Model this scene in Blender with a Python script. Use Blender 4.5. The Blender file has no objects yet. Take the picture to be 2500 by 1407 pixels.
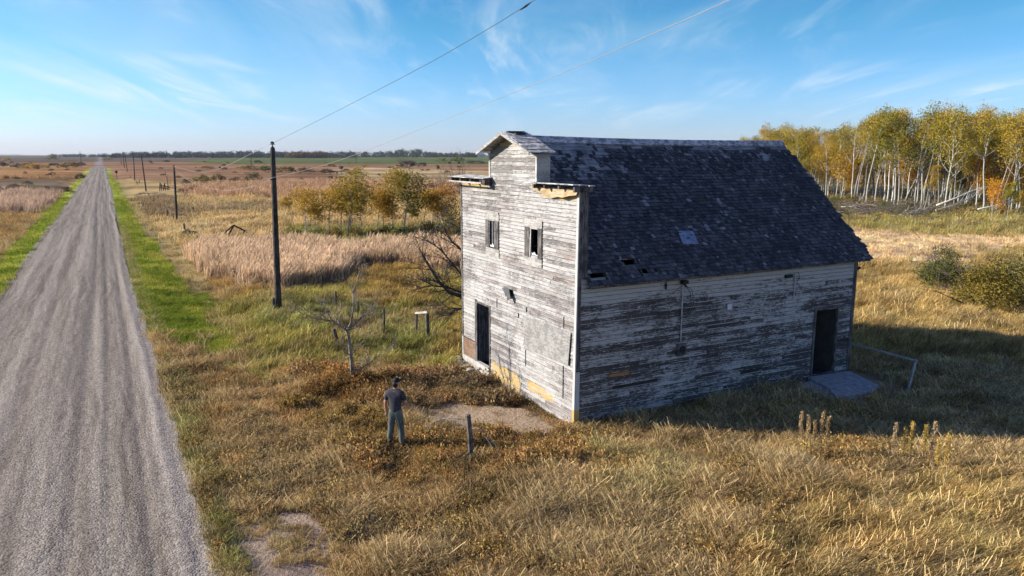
import bpy, math, random
import numpy as np
from mathutils import Vector, Matrix, Euler
random.seed(7); rng = np.random.default_rng(11)
scene = bpy.context.scene
COL = scene.collection
D2R = math.radians
# ------------------------------------------------------------------ camera model (drone, 7.35 m up)
FPX = 1800.0; CAMH = 7.35
PITCH = math.atan(325.5 / FPX)
Fv = np.array([0, math.cos(PITCH), -math.sin(PITCH)]); Uv = np.array([0, math.sin(PITCH), math.cos(PITCH)]); Rv = np.array([1., 0, 0])
C0 = np.array([0, 0, CAMH])
def ray(u, v): return Fv + (u - 1250) / FPX * Rv - (v - 703.5) / FPX * Uv
def gnd(u, v, z=0.0):
    d = ray(u, v); t = (z - CAMH) / d[2]; return C0 + t * d
def at_dist(u, v, y):
    d = ray(u, v); return C0 + d * (y / d[1])
cam_d = bpy.data.cameras.new("camera"); cam = bpy.data.objects.new("camera", cam_d); COL.objects.link(cam)
cam_d.sensor_width = 36.0; cam_d.lens = 36.0 * FPX / 2500.0; cam_d.clip_start = 0.1; cam_d.clip_end = 30000
cam.location = (0, 0, CAMH); cam.rotation_euler = (math.pi / 2 - PITCH, 0, 0)
scene.camera = cam
YB = D2R(-28.1)
A0 = gnd(1402, 1043)
UA = np.array([math.sin(YB), math.cos(YB), 0]); US = np.array([math.cos(YB), -math.sin(YB), 0])
YR = D2R(-28.7)
RD = np.array([math.sin(YR), math.cos(YR), 0]); RP = np.array([math.cos(YR), -math.sin(YR), 0])
def b2w(x, y, z=0): return A0 + US * x + UA * y + np.array([0, 0, z])
def w2b(P):
    q = np.asarray(P) - A0; return float(q @ US), float(q @ UA)
# ------------------------------------------------------------------ object helpers
def tag(o, label=None, cat=None, group=None, kind=None):
    if label: o["label"] = label
    if cat: o["category"] = cat
    if group: o["group"] = group
    if kind: o["kind"] = kind
    return o
def empty(name, loc=(0, 0, 0), rz=0.0, label=None, cat=None, group=None):
    o = bpy.data.objects.new(name, None); COL.objects.link(o)
    o.location = loc; o.rotation_euler = (0, 0, rz); o.empty_display_size = 0.2
    return tag(o, label, cat, group)
def copy_tree(o, parent=None):
    c = o.copy(); COL.objects.link(c)
    if parent is not None: c.parent = parent
    for ch in list(o.children): copy_tree(ch, c)
    return c
class MB:
    """mesh builder: vertex list, faces, one float value per face ('rnd'), optional material index"""
    def __init__(s): s.v = []; s.f = []; s.r = []; s.m = []
    def add(s, vs, fs, r=0.5, m=0):
        b = len(s.v); s.v.extend([tuple(map(float, p)) for p in vs])
        for f in fs: s.f.append(tuple(b + i for i in f)); s.r.append(r); s.m.append(m)
    def box(s, x0, x1, y0, y1, z0, z1, r=0.5, m=0):
        s.add([(x0, y0, z0), (x1, y0, z0), (x1, y1, z0), (x0, y1, z0), (x0, y0, z1), (x1, y0, z1), (x1, y1, z1), (x0, y1, z1)],
              [(0, 3, 2, 1), (4, 5, 6, 7), (0, 1, 5, 4), (1, 2, 6, 5), (2, 3, 7, 6), (3, 0, 4, 7)], r, m)
    def obox(s, c, ax, ay, az, r=0.5, m=0):
        c, ax, ay, az = map(np.asarray, (c, ax, ay, az))
        vs = [c + sx * ax + sy * ay + sz * az for sz in (-1, 1) for sx, sy in ((-1, -1), (1, -1), (1, 1), (-1, 1))]
        s.add(vs, [(0, 3, 2, 1), (4, 5, 6, 7), (0, 1, 5, 4), (1, 2, 6, 5), (2, 3, 7, 6), (3, 0, 4, 7)], r, m)
    def beam(s, p, q, w, h, r=0.5, up=(0, 0, 1)):
        p = np.asarray(p, float); q = np.asarray(q, float); d = q - p; L = np.linalg.norm(d); d = d / L
        u = np.asarray(up, float)
        sd = np.cross(d, u); n = np.linalg.norm(sd)
        if n < 1e-4: sd = np.array([1., 0, 0])
        else: sd /= n
        u2 = np.cross(sd, d)
        s.obox((p + q) / 2, d * L / 2, sd * w / 2, u2 * h / 2, r)
    def tube(s, pts, radii, n=6, r=0.5, cap=True):
        pts = [np.asarray(p, float) for p in pts]; b = len(s.v); ref = np.array([0.31, 0.12, 0.94])
        for i, p in enumerate(pts):
            d = pts[min(i + 1, len(pts) - 1)] - pts[max(i - 1, 0)]; d = d / (np.linalg.norm(d) + 1e-9)
            if abs(d @ ref) > 0.95: ref = np.array([0.9, 0.3, 0.1])
            a = np.cross(d, ref); a /= np.linalg.norm(a); c = np.cross(d, a)
            for k in range(n):
                t = 2 * math.pi * k / n; q = p + radii[i] * (math.cos(t) * a + math.sin(t) * c); s.v.append(tuple(q))
        for i in range(len(pts) - 1):
            for k in range(n):
                k2 = (k + 1) % n
                s.f.append((b + i * n + k, b + i * n + k2, b + (i + 1) * n + k2, b + (i + 1) * n + k)); s.r.append(r); s.m.append(0)
        if cap:
            s.f.append(tuple(b + k for k in range(n))[::-1]); s.f.append(tuple(b + (len(pts) - 1) * n + k for k in range(n)))
            s.r += [r, r]; s.m += [0, 0]
    def build(s, name, mat, parent=None, smooth=False, loc=None, rz=None):
        me = bpy.data.meshes.new(name); me.from_pydata(s.v, [], s.f)
        mats = mat if isinstance(mat, (list, tuple)) else [mat]
        for m_ in mats: me.materials.append(m_)
        if len(mats) > 1: me.polygons.foreach_set("material_index", np.array(s.m, dtype=np.int32))
        at = me.attributes.new("rnd", 'FLOAT', 'FACE'); at.data.foreach_set("value", np.array(s.r, dtype=np.float32))
        if smooth: me.polygons.foreach_set("use_smooth", np.ones(len(s.f), dtype=bool))
        me.update()
        o = bpy.data.objects.new(name, me); COL.objects.link(o)
        if parent is not None: o.parent = parent
        if loc is not None: o.location = loc
        if rz is not None: o.rotation_euler = (0, 0, rz)
        return o
def np_mesh(name, V, Fq, mat, attrs=None, link=True, corners=4):
    """V (n,3), Fq (m,corners) all same size; attrs: {name:(type,domain,array)}"""
    me = bpy.data.meshes.new(name)
    me.vertices.add(len(V)); me.vertices.foreach_set("co", np.asarray(V, np.float32).ravel())
    m = len(Fq)
    if m:
        me.loops.add(m * corners); me.loops.foreach_set("vertex_index", np.asarray(Fq, np.int32).ravel())
        me.polygons.add(m); me.polygons.foreach_set("loop_start", np.arange(m, dtype=np.int32) * corners)
        try: me.polygons.foreach_set("loop_total", np.full(m, corners, np.int32))
        except Exception: pass
    for k, (ty, dom, arr) in (attrs or {}).items():
        a = me.attributes.new(k, ty, dom)
        key = {'FLOAT': 'value', 'INT': 'value', 'FLOAT_VECTOR': 'vector', 'FLOAT_COLOR': 'color'}[ty]
        a.data.foreach_set(key, np.asarray(arr, np.int32 if ty == 'INT' else np.float32).ravel())
    if mat is not None: me.materials.append(mat)
    me.update(calc_edges=True)
    o = bpy.data.objects.new(name, me)
    if link: COL.objects.link(o)
    return o
# smooth value noise in numpy (for terrain and species patches)
_perm = rng.random((256, 256))
def vnoise(x, y, s=1.0, seed=0):
    x = np.asarray(x) / s + 17.3 * seed; y = np.asarray(y) / s + 7.9 * seed
    xi = np.floor(x).astype(int); yi = np.floor(y).astype(int); fx = x - xi; fy = y - yi
    fx = fx * fx * (3 - 2 * fx); fy = fy * fy * (3 - 2 * fy)
    g = lambda a, b: _perm[a % 256, b % 256]
    return (g(xi, yi) * (1 - fx) + g(xi + 1, yi) * fx) * (1 - fy) + (g(xi, yi + 1) * (1 - fx) + g(xi + 1, yi + 1) * fx) * fy
def fbm(x, y, s=1.0, seed=0, o=4):
    t = 0; a = 0.5; n = 0
    for i in range(o): t = t + a * vnoise(x, y, s / 2 ** i, seed + i); n += a; a *= 0.55
    return t / n
# ------------------------------------------------------------------ node helpers
class NT:
    def __init__(s, tree): s.t = tree; s.n = tree.nodes; s.l = tree.links
    def new(s, ty, **kw):
        n = s.n.new(ty)
        for k, v in kw.items():
            if k == 'inp':
                for kk, vv in v.items():
                    if isinstance(vv, bpy.types.NodeSocket): s.l.new(vv, n.inputs[kk])
                    else: n.inputs[kk].default_value = vv
            else: setattr(n, k, v)
        return n
    def math(s, op, a, b=0.0, c=0.0, clamp=False):
        n = s.n.new('ShaderNodeMath'); n.operation = op; n.use_clamp = clamp
        for i, x in enumerate((a, b, c)):
            if isinstance(x, bpy.types.NodeSocket): s.l.new(x, n.inputs[i])
            else: n.inputs[i].default_value = x
        return n.outputs[0]
    def mix(s, f, a, b, mode='MIX'):
        n = s.n.new('ShaderNodeMix'); n.data_type = 'RGBA'; n.blend_type = mode; n.clamp_factor = True
        for i, x in ((0, f), (6, a), (7, b)):
            if isinstance(x, bpy.types.NodeSocket): s.l.new(x, n.inputs[i])
            elif i == 0: n.inputs[i].default_value = x
            else: n.inputs[i].default_value = (*x, 1) if len(x) == 3 else x
        return n.outputs[2]
    def ramp(s, x, p0, p1):
        n = s.n.new('ShaderNodeMapRange'); n.clamp = True; n.interpolation_type = 'SMOOTHSTEP'
        s.l.new(x, n.inputs[0]); n.inputs[1].default_value = p0; n.inputs[2].default_value = p1
        return n.outputs[0]
    def noise(s, vec, scale, detail=4, rough=0.6, sc3=None, dist=0.0):
        if sc3 is not None:
            m = s.n.new('ShaderNodeMapping'); m.inputs['Scale'].default_value = sc3; s.l.new(vec, m.inputs[0]); vec = m.outputs[0]
        n = s.n.new('ShaderNodeTexNoise'); n.inputs['Scale'].default_value = scale; n.inputs['Detail'].default_value = detail
        n.inputs['Roughness'].default_value = rough; n.inputs['Distortion'].default_value = dist; s.l.new(vec, n.inputs['Vector'])
        return n.outputs['Fac']
    def attr(s, name, out='Fac', ty='GEOMETRY'):
        n = s.n.new('ShaderNodeAttribute'); n.attribute_name = name; n.attribute_type = ty; return n.outputs[out]
    def obj(s): return s.new('ShaderNodeTexCoord').outputs['Object']
    def sep(s, v):
        n = s.n.new('ShaderNodeSeparateXYZ'); s.l.new(v, n.inputs[0]); return n.outputs
def newmat(name):
    m = bpy.data.materials.new(name); m.use_nodes = True; nt = NT(m.node_tree)
    for n in list(nt.n): nt.n.remove(n)
    out = nt.new('ShaderNodeOutputMaterial'); b = nt.new('ShaderNodeBsdfPrincipled'); nt.l.new(b.outputs[0], out.inputs[0])
    b.inputs['Roughness'].default_value = 0.85
    if 'Specular IOR Level' in b.inputs: b.inputs['Specular IOR Level'].default_value = 0.25
    return m, nt, b, out
def setc(nt, b, c):
    if isinstance(c, bpy.types.NodeSocket): nt.l.new(c, b.inputs['Base Color'])
    else: b.inputs['Base Color'].default_value = (*c, 1)
def bump(nt, b, h, strength=0.4, dist=0.02):
    n = nt.new('ShaderNodeBump'); n.inputs['Strength'].default_value = strength; n.inputs['Distance'].default_value = dist
    nt.l.new(h, n.inputs['Height']); nt.l.new(n.outputs[0], b.inputs['Normal'])
def simple(name, c, c2=None, scale=8, rough=0.85, bumps=0.3, sc3=None, metal=0.0):
    m, nt, b, o = newmat(name); v = nt.obj()
    f = nt.noise(v, scale, 5, 0.65, sc3)
    setc(nt, b, nt.mix(nt.ramp(f, 0.3, 0.7), c, c2 or tuple(x * 0.6 for x in c)))
    b.inputs['Roughness'].default_value = rough; b.inputs['Metallic'].default_value = metal
    if bumps: bump(nt, b, f, bumps, 0.01)
    return m
# ------------------------------------------------------------------ materials
WHITE = (0.50, 0.485, 0.465); GREYW = (0.25, 0.235, 0.225); DARKW = (0.085, 0.07, 0.06); YEL = (0.46, 0.31, 0.11)
def siding_mat(name, axis, paint, eave_z=None, yellow=(), dirt=1.0, dark=1.0, fleck=0.0, soft=.045):
    """axis 0: boards run along local x; axis 1: along local y."""
    m, nt, b, out = newmat(name); v = nt.obj(); X, Y, Z = nt.sep(v)
    al = X if axis == 0 else Y
    rnd = nt.attr('rnd')
    sc = (0.9, 0.9, 14.0)
    off = nt.math('MULTIPLY', rnd, 37.0)
    cv = nt.new('ShaderNodeCombineXYZ', inp={0: nt.math('ADD', al, off), 1: off, 2: Z}).outputs[0]
    streak = nt.noise(cv, 2.2, 6, 0.68, (0.8, 1, 16.0))
    fine = nt.noise(cv, 9.0, 5, 0.75, (1.0, 1, 9.0))
    blot = nt.noise(v, 0.55, 4, 0.6)
    cell = nt.noise(v, 5.5, 3, 0.8, (1, 1, 1.3), 0.8)
    s = nt.math('ADD', nt.math('MULTIPLY', streak, 0.50), nt.math('MULTIPLY', fine, 0.35))
    s = nt.math('ADD', s, nt.math('MULTIPLY', blot, 0.35))
    s = nt.math('ADD', s, nt.math('MULTIPLY', cell, 0.30))
    s = nt.math('ADD', s, nt.math('MULTIPLY', nt.math('SUBTRACT', rnd, 0.5), 0.12))
    if eave_z is not None:
        e = nt.ramp(Z, eave_z - 0.95, eave_z - 0.42); s = nt.math('ADD', s, nt.math('MULTIPLY', e, 0.13))
        e2 = nt.ramp(Z, 1.4, 2.4); s = nt.math('ADD', s, nt.math('MULTIPLY', e2, 0.035))
    thr = 0.75 + (0.5 - paint) * 0.36
    pm = nt.ramp(s, thr - soft, thr + soft)
    g = nt.noise(cv, 3.0, 6, 0.7, (1.2, 1, 30.0))
    wood = nt.mix(nt.ramp(g, 0.32, 0.68), DARKW, GREYW)
    wood = nt.mix(nt.math('MULTIPLY', nt.ramp(nt.noise(cv, 1.3, 3, 0.5), 0.50, 0.7), 0.55), wood, (0.13, 0.085, 0.055))
    wood = nt.mix(nt.math('MULTIPLY', rnd, 0.5), wood, GREYW)
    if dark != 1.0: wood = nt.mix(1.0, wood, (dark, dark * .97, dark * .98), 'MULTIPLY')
    if fleck:
        fl = nt.noise(nt.new('ShaderNodeCombineXYZ', inp={0: al, 1: off, 2: Z}).outputs[0], 7.5, 3, 0.75, (1.0, 1, 1.6), 1.2)
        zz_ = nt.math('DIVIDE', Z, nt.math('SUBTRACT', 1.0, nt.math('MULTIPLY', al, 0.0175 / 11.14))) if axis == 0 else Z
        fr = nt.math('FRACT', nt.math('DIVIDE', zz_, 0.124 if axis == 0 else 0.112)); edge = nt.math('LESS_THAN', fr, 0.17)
        en = nt.ramp(nt.noise(cv, 1.6, 4, 0.7, (1, 1, 3)), 0.46, 0.56)
        pm = nt.math('MAXIMUM', pm, nt.math('MULTIPLY', nt.ramp(fl, 0.655, 0.69), fleck)); pm = nt.math('MAXIMUM', pm, nt.math('MULTIPLY', nt.math('MULTIPLY', edge, en), fleck))
        dk = nt.ramp(nt.noise(nt.new('ShaderNodeCombineXYZ', inp={0: nt.math('MULTIPLY', al, .25), 1: off, 2: Z}).outputs[0], 2.0, 3, 0.6), 0.44, 0.56)
        wood = nt.mix(nt.math('MULTIPLY', dk, .6), wood, (.035, .03, .03))
    pc = nt.mix(nt.ramp(nt.noise(cv, 6.0, 4, 0.7, (0.6, 1, 6)), 0.35, 0.75), tuple(x * 0.72 for x in WHITE), WHITE)
    col = nt.mix(pm, wood, pc)
    if fleck: col = nt.mix(nt.math('MULTIPLY', nt.math('GREATER_THAN', fr, 0.86), 0.72), col, (.03, .027, .025))  # shadow line under each overlapping board, painted into the siding colour
    # old yellow coat where the white has gone: (along0, along1, z0, z1)
    for (a0, a1, z0, z1) in yellow:
        nn = nt.math('MULTIPLY', nt.math('SUBTRACT', nt.noise(v, 2.5, 4, 0.7), 0.5), 0.7)
        aa = nt.math('ADD', al, nn); zz = nt.math('ADD', Z, nt.math('MULTIPLY', nn, 0.5))
        k = nt.math('MULTIPLY', nt.ramp(aa, a0 - 0.03, a0 + 0.03), nt.math('SUBTRACT', 1.0, nt.ramp(aa, a1 - 0.03, a1 + 0.03)))
        k = nt.math('MULTIPLY', k, nt.math('MULTIPLY', nt.ramp(zz, z0 - 0.03, z0 + 0.03), nt.math('SUBTRACT', 1.0, nt.ramp(zz, z1 - 0.03, z1 + 0.03))))
        k = nt.math('MULTIPLY', k, nt.ramp(nt.noise(cv, 3.0, 4, 0.7, (1, 1, 8)), 0.42, 0.50))
        col = nt.mix(k, col, YEL)
    setc(nt, b, col)
    h = nt.math('ADD', nt.math('MULTIPLY', pm, 0.6), nt.math('MULTIPLY', g, 0.6))
    bump(nt, b, h, 0.6, 0.006)
    b.inputs['Roughness'].default_value = 0.8
    return m
M = {}
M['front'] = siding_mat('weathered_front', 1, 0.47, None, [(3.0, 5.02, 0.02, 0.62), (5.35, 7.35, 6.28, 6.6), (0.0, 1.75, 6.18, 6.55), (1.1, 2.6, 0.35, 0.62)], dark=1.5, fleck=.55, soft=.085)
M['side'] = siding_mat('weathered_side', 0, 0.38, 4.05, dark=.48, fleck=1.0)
M['gable'] = siding_mat('weathered_plain', 1, 0.42, None)
M['raised'] = siding_mat('weathered_gable_front', 1, 0.46, None, [(2.0, 5.2, 7.62, 8.1)])
def trim_mat(name, c, c2, sc3=(1, 1, 0.12), yz=None):
    m, nt, b, o = newmat(name); v = nt.obj(); f = nt.noise(v, 22, 6, 0.7, sc3); f2 = nt.noise(v, 3, 3, 0.6)
    s = nt.math('ADD', nt.math('MULTIPLY', f, 0.65), nt.math('MULTIPLY', f2, 0.35))
    col = nt.mix(nt.ramp(s, 0.43, 0.57), c, c2)
    if yz is not None:
        z = nt.sep(v)[2]; z = nt.math('ADD', z, nt.math('MULTIPLY', f2, 0.08))
        col = nt.mix(nt.ramp(z, yz, yz + 0.04), YEL, col)
    setc(nt, b, col); bump(nt, b, f, 0.5, 0.006); return m
M['trim_white'] = trim_mat('trim_white', (0.34, 0.31, 0.28), WHITE)
M['corner'] = trim_mat('corner_board', (0.45, 0.43, 0.40), WHITE, yz=0.50)
M['trim_bare'] = trim_mat('bare_trim', (0.05, 0.045, 0.045), (0.16, 0.145, 0.14))
M['trim_pale'] = trim_mat('pale_trim', (0.24, 0.225, 0.21), (0.42, 0.40, 0.37), (1, 0.15, 1))
M['trim_horiz'] = trim_mat('cap_trim', (0.20, 0.19, 0.18), (0.62, 0.59, 0.55), (0.3, 0.12, 1))
M['yellow_board'] = trim_mat('yellow_board', (0.34, 0.22, 0.09), (0.42, 0.36, 0.27), (1, 0.12, 1))
M['brown_board'] = trim_mat('brown_sheathing', (0.15, 0.09, 0.055), (0.24, 0.15, 0.10), (1, 0.12, 1))
M['orange_board'] = simple('bare_orange_board', (0.42, 0.20, 0.08), (0.30, 0.14, 0.06), 9, sc3=(0.2, 1, 1))
#PLY
M['plywood'] = trim_mat('plywood_sheet', (0.20, 0.19, 0.18), (0.33, 0.32, 0.30), (1, .35, 1))
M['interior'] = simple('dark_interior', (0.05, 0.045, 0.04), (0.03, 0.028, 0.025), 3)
M['inner_panel'] = simple('inner_panel', (0.22, 0.20, 0.19), (0.14, 0.125, 0.12), 4)
M['sheath'] = trim_mat('roof_sheathing', (0.15, 0.14, 0.14), (0.33, 0.32, 0.31), (0.06, 1, 1))
def shingle_mat():
    m, nt, b, o = newmat('cedar_shingles'); v = nt.obj(); r = nt.attr('rnd')
    g = nt.noise(v, 14, 5, 0.75, (9, 0.8, 0.8)); l = nt.noise(v, 0.8, 3, 0.6)
    c = nt.mix(nt.ramp(r, 0.0, 0.06), (0.008, 0.008, 0.008), nt.mix(nt.ramp(r, 0.1, 0.95), (0.034, 0.031, 0.030), (0.112, 0.103, 0.098)))  # lowest rnd is the butts: course shadow put in as near-black colour
    c = nt.mix(nt.ramp(r, 0.94, 0.99), c, (0.25, 0.24, 0.235))
    c = nt.mix(nt.math('MULTIPLY', nt.ramp(g, 0.50, 0.68), 0.55), c, (0.21, 0.20, 0.195))
    c = nt.mix(nt.math('MULTIPLY', nt.ramp(l, 0.45, 0.7), 0.6), c, (0.03, 0.027, 0.026))
    setc(nt, b, c); bump(nt, b, g, 0.6, 0.006); b.inputs['Roughness'].default_value = 0.75
    return m
M['shingle'] = shingle_mat()
M['metal'] = simple('old_galvanised', (0.36, 0.40, 0.43), (0.22, 0.25, 0.28), 6, 0.45, 0.2, metal=0.4)
M['darkmetal'] = simple('dark_tin', (0.05, 0.05, 0.055), (0.10, 0.10, 0.105), 5, 0.5, 0.3)
M['cable'] = simple('black_cable', (0.02, 0.02, 0.02), (0.03, 0.03, 0.03), 5, bumps=0)
M['pipe'] = simple('painted_conduit', (0.5, 0.5, 0.48), (0.35, 0.34, 0.33), 6)
M['white_box'] = simple('white_plaque', (0.62, 0.65, 0.66), (0.5, 0.53, 0.55), 6)
M['wire_pale'] = simple('pale_wire', (0.38, 0.36, 0.33), (0.30, 0.29, 0.27), 2, bumps=0)
M['wire_dark'] = simple('grey_wire', (0.06, 0.06, 0.06), (0.09, 0.09, 0.09), 2, bumps=0)
M['pole'] = trim_mat('tarred_pole', (0.022, 0.02, 0.02), (0.075, 0.065, 0.06))
M['post'] = trim_mat('fence_post_wood', (0.05, 0.042, 0.038), (0.17, 0.15, 0.13))
M['postpale'] = trim_mat('pale_wood', (0.26, 0.24, 0.22), (0.46, 0.43, 0.39), (0.2, 1, 1))
M['concrete'] = simple('old_concrete', (0.48, 0.44, 0.38), (0.26, 0.235, 0.20), 5, bumps=0.5)
M['stone'] = simple('pale_rubble', (0.40, 0.34, 0.28), (0.24, 0.20, 0.16), 5, bumps=0.6)
M['bark_grey'] = trim_mat('grey_bark', (0.08, 0.068, 0.058), (0.30, 0.26, 0.215), (1, 1, 0.25))
M['bark_dark'] = trim_mat('dark_bark', (0.035, 0.03, 0.027), (0.085, 0.075, 0.065), (1, 1, 0.25))
M['twig'] = simple('twig_bark', (0.16, 0.13, 0.11), (0.09, 0.07, 0.06), 4, bumps=0)
def aspen_bark():
    m, nt, b, o = newmat('aspen_bark'); v = nt.obj()
    f = nt.noise(v, 5, 4, 0.7, (1, 1, 0.9)); g = nt.noise(v, 1.1, 2, 0.5)
    c = nt.mix(nt.ramp(f, 0.56, 0.66), (0.66, 0.62, 0.54), (0.07, 0.06, 0.05))
    c = nt.mix(nt.math('MULTIPLY', nt.ramp(g, 0.5, 0.7), 0.4), c, (0.42, 0.40, 0.30))
    oi = nt.new('ShaderNodeObjectInfo'); c = nt.mix(1.0, c, oi.outputs['Alpha'], 'MULTIPLY'); setc(nt, b, c); bump(nt, b, f, 0.3, 0.01); return m
M['aspen'] = aspen_bark()
def leaf_mat(name, stops, use_obj=True, trans=0.35):
    """colour ramp over the per-face 'rnd' value, tinted by the object's own colour"""
    m, nt, b, o = newmat(name); r = nt.attr('rnd')
    cr = nt.new('ShaderNodeValToRGB'); nt.l.new(r, cr.inputs[0]); e = cr.color_ramp.elements
    while len(e) < len(stops): e.new(0.5)
    for i, (p, c) in enumerate(stops): e[i].position = p; e[i].color = (*c, 1)
    c = cr.outputs[0]
    if use_obj:
        oi = nt.new('ShaderNodeObjectInfo'); c = nt.mix(1.0, c, oi.outputs['Color'], 'MULTIPLY')
    setc(nt, b, c); b.inputs['Roughness'].default_value = 0.7
    tr = nt.new('ShaderNodeBsdfTranslucent'); nt.l.new(c, tr.inputs[0])
    mx = nt.new('ShaderNodeMixShader'); mx.inputs[0].default_value = trans
    nt.l.new(b.outputs[0], mx.inputs[1]); nt.l.new(tr.outputs[0], mx.inputs[2]); nt.l.new(mx.outputs[0], o.inputs[0])
    return m
M['leaf'] = leaf_mat('autumn_leaves', [(0.0, (0.15, 0.13, 0.022)), (0.35, (0.32, 0.235, 0.03)), (0.7, (0.52, 0.36, 0.04)), (1.0, (0.62, 0.44, 0.055))])
M['leafgreen'] = leaf_mat('olive_leaves', [(0.0, (0.05, 0.06, 0.018)), (0.5, (0.13, 0.13, 0.03)), (1.0, (0.30, 0.25, 0.05))])
M['leafplain'] = leaf_mat('far_foliage', [(0.0, (0.5, 0.5, 0.5)), (1.0, (1.3, 1.3, 1.3))])
def blade_mat():
    m, nt, b, o = newmat('grass_blades')
    c = nt.attr('col', 'Color'); r = nt.attr('rnd')
    f = nt.math('MULTIPLY_ADD', nt.math('POWER', r, 1.5), 1.75, 0.38)
    cc = nt.new('ShaderNodeCombineXYZ', inp={0: f, 1: f, 2: f}).outputs[0]
    c2 = nt.mix(1.0, c, cc, 'MULTIPLY')
    c2 = nt.mix(nt.ramp(r, 0.8, 1.0), c2, nt.mix(0.5, c2, (0.55, 0.44, 0.26)))
    c2 = nt.mix(1.0, c2, (1.27, 1.22, 1.10), 'MULTIPLY'); setc(nt, b, c2); b.inputs['Roughness'].default_value = 0.8; b.inputs['Specular IOR Level'].default_value = 0.04
    tr = nt.new('ShaderNodeBsdfTranslucent'); nt.l.new(c2, tr.inputs[0])
    mx = nt.new('ShaderNodeMixShader'); mx.inputs[0].default_value = 0.25
    nt.l.new(b.outputs[0], mx.inputs[1]); nt.l.new(tr.outputs[0], mx.inputs[2]); nt.l.new(mx.outputs[0], o.inputs[0])
    return m
M['blade'] = blade_mat()
def ground_mat():
    m, nt, b, o = newmat('ground_cover'); v = nt.obj()
    c = nt.attr('zone', 'Color'); n1 = nt.noise(v, 1.1, 6, 0.7); n2 = nt.noise(v, 9, 4, 0.7); n3 = nt.noise(v, 0.09, 5, 0.65, (1.0, 1.6, 1))
    f = nt.math('ADD', nt.math('MULTIPLY', n1, 0.9), nt.math('MULTIPLY', n2, 0.7)); f = nt.math('ADD', f, nt.math('MULTIPLY', n3, 0.9))
    f = nt.math('SUBTRACT', f, 0.25)
    cc = nt.new('ShaderNodeCombineXYZ', inp={0: f, 1: f, 2: f}).outputs[0]
    setc(nt, b, nt.mix(1.0, c, cc, 'MULTIPLY')); b.inputs['Roughness'].default_value = 1.0; b.inputs['Specular IOR Level'].default_value = 0.0
    bump(nt, b, nt.math('ADD', n1, n2), 0.8, 0.08); return m
M['ground'] = ground_mat()
def gravel_mat():
    # object coordinates: x across the road, y along it
    m, nt, b, o = newmat('gravel'); v = nt.obj()
    X, Y, Z_ = nt.sep(v); wy = nt.new('ShaderNodeCombineXYZ', inp={1: Y}).outputs[0]; wob = nt.math('MULTIPLY', nt.math('SUBTRACT', nt.noise(wy, .045, 3, .6), .5), 1.5); wv = nt.new('ShaderNodeCombineXYZ', inp={0: nt.math('ADD', X, wob), 1: Y, 2: Z_}).outputs[0]
    peb = nt.new('ShaderNodeTexVoronoi'); peb.inputs['Scale'].default_value = 25; nt.l.new(v, peb.inputs['Vector'])
    pc = nt.new('ShaderNodeSeparateColor'); nt.l.new(peb.outputs['Color'], pc.inputs[0])
    tracks = nt.noise(wv, 1.5, 4, 0.65, (1.0, 0.016, 1)); tr2 = nt.noise(wv, 8.0, 3, 0.6, (1.0, 0.03, 1)); patch = nt.noise(v, 0.5, 4, 0.6, (1, 0.3, 1))
    grit = nt.noise(v, 30, 3, 0.8); mid = nt.noise(v, 5, 4, 0.75)
    base = nt.mix(nt.ramp(tracks, 0.36, 0.64), (0.150, 0.122, 0.096), (0.295, 0.250, 0.200))
    base = nt.mix(nt.math('MULTIPLY', nt.ramp(tr2, 0.44, 0.62), 0.35), base, (0.35, 0.305, 0.255))
    base = nt.mix(nt.math('MULTIPLY', nt.ramp(patch, 0.45, 0.7), 0.30), base, (0.21, 0.175, 0.15))
    base = nt.mix(nt.math('MULTIPLY', nt.ramp(mid, 0.5, 0.75), 0.35), base, (0.13, 0.115, 0.105))
    Xw = nt.math('ADD', X, nt.math('MULTIPLY', wob, 0.25))
    for (c0, wd, k, cc) in ((-1.15, .26, .55, (.13, .108, .09)), (-.45, .16, .55, (.12, .10, .085)), (.12, .12, .4, (.14, .115, .095)), (-2.6, .3, .4, (.16, .13, .108)), (-4.1, .3, .4, (.16, .13, .108)), (-3.3, .3, .3, (.33, .285, .24)), (-1.8, .25, .35, (.34, .295, .25)), (.85, .35, .55, (.40, .355, .31))):
        g_ = nt.math('ABSOLUTE', nt.math('SUBTRACT', Xw, c0)); g_ = nt.math('SUBTRACT', 1.0, nt.ramp(g_, wd * .4, wd * 1.5))
        g_ = nt.math('MULTIPLY', g_, nt.math('MULTIPLY_ADD', nt.ramp(mid, .35, .65), .6, .4)); base = nt.mix(nt.math('MULTIPLY', g_, k), base, cc)
    pf = nt.math('MULTIPLY_ADD', pc.outputs[0], 1.0, 0.5); pcc = nt.new('ShaderNodeCombineXYZ', inp={0: pf, 1: pf, 2: pf}).outputs[0]
    base = nt.mix(0.7, base, nt.mix(1.0, base, pcc, 'MULTIPLY')); b.inputs['Specular IOR Level'].default_value = 0.05
    setc(nt, b, base)
    h = nt.math('ADD', nt.math('MULTIPLY', peb.outputs['Distance'], -0.9), nt.math('MULTIPLY', tracks, 1.2)); h = nt.math('ADD', h, nt.math('MULTIPLY', mid, 0.8)); h = nt.math('ADD', h, nt.math('MULTIPLY', grit, 0.5))
    bump(nt, b, h, 0.7, 0.022); b.inputs['Roughness'].default_value = 0.95
    return m
M['gravel'] = gravel_mat()
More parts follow.
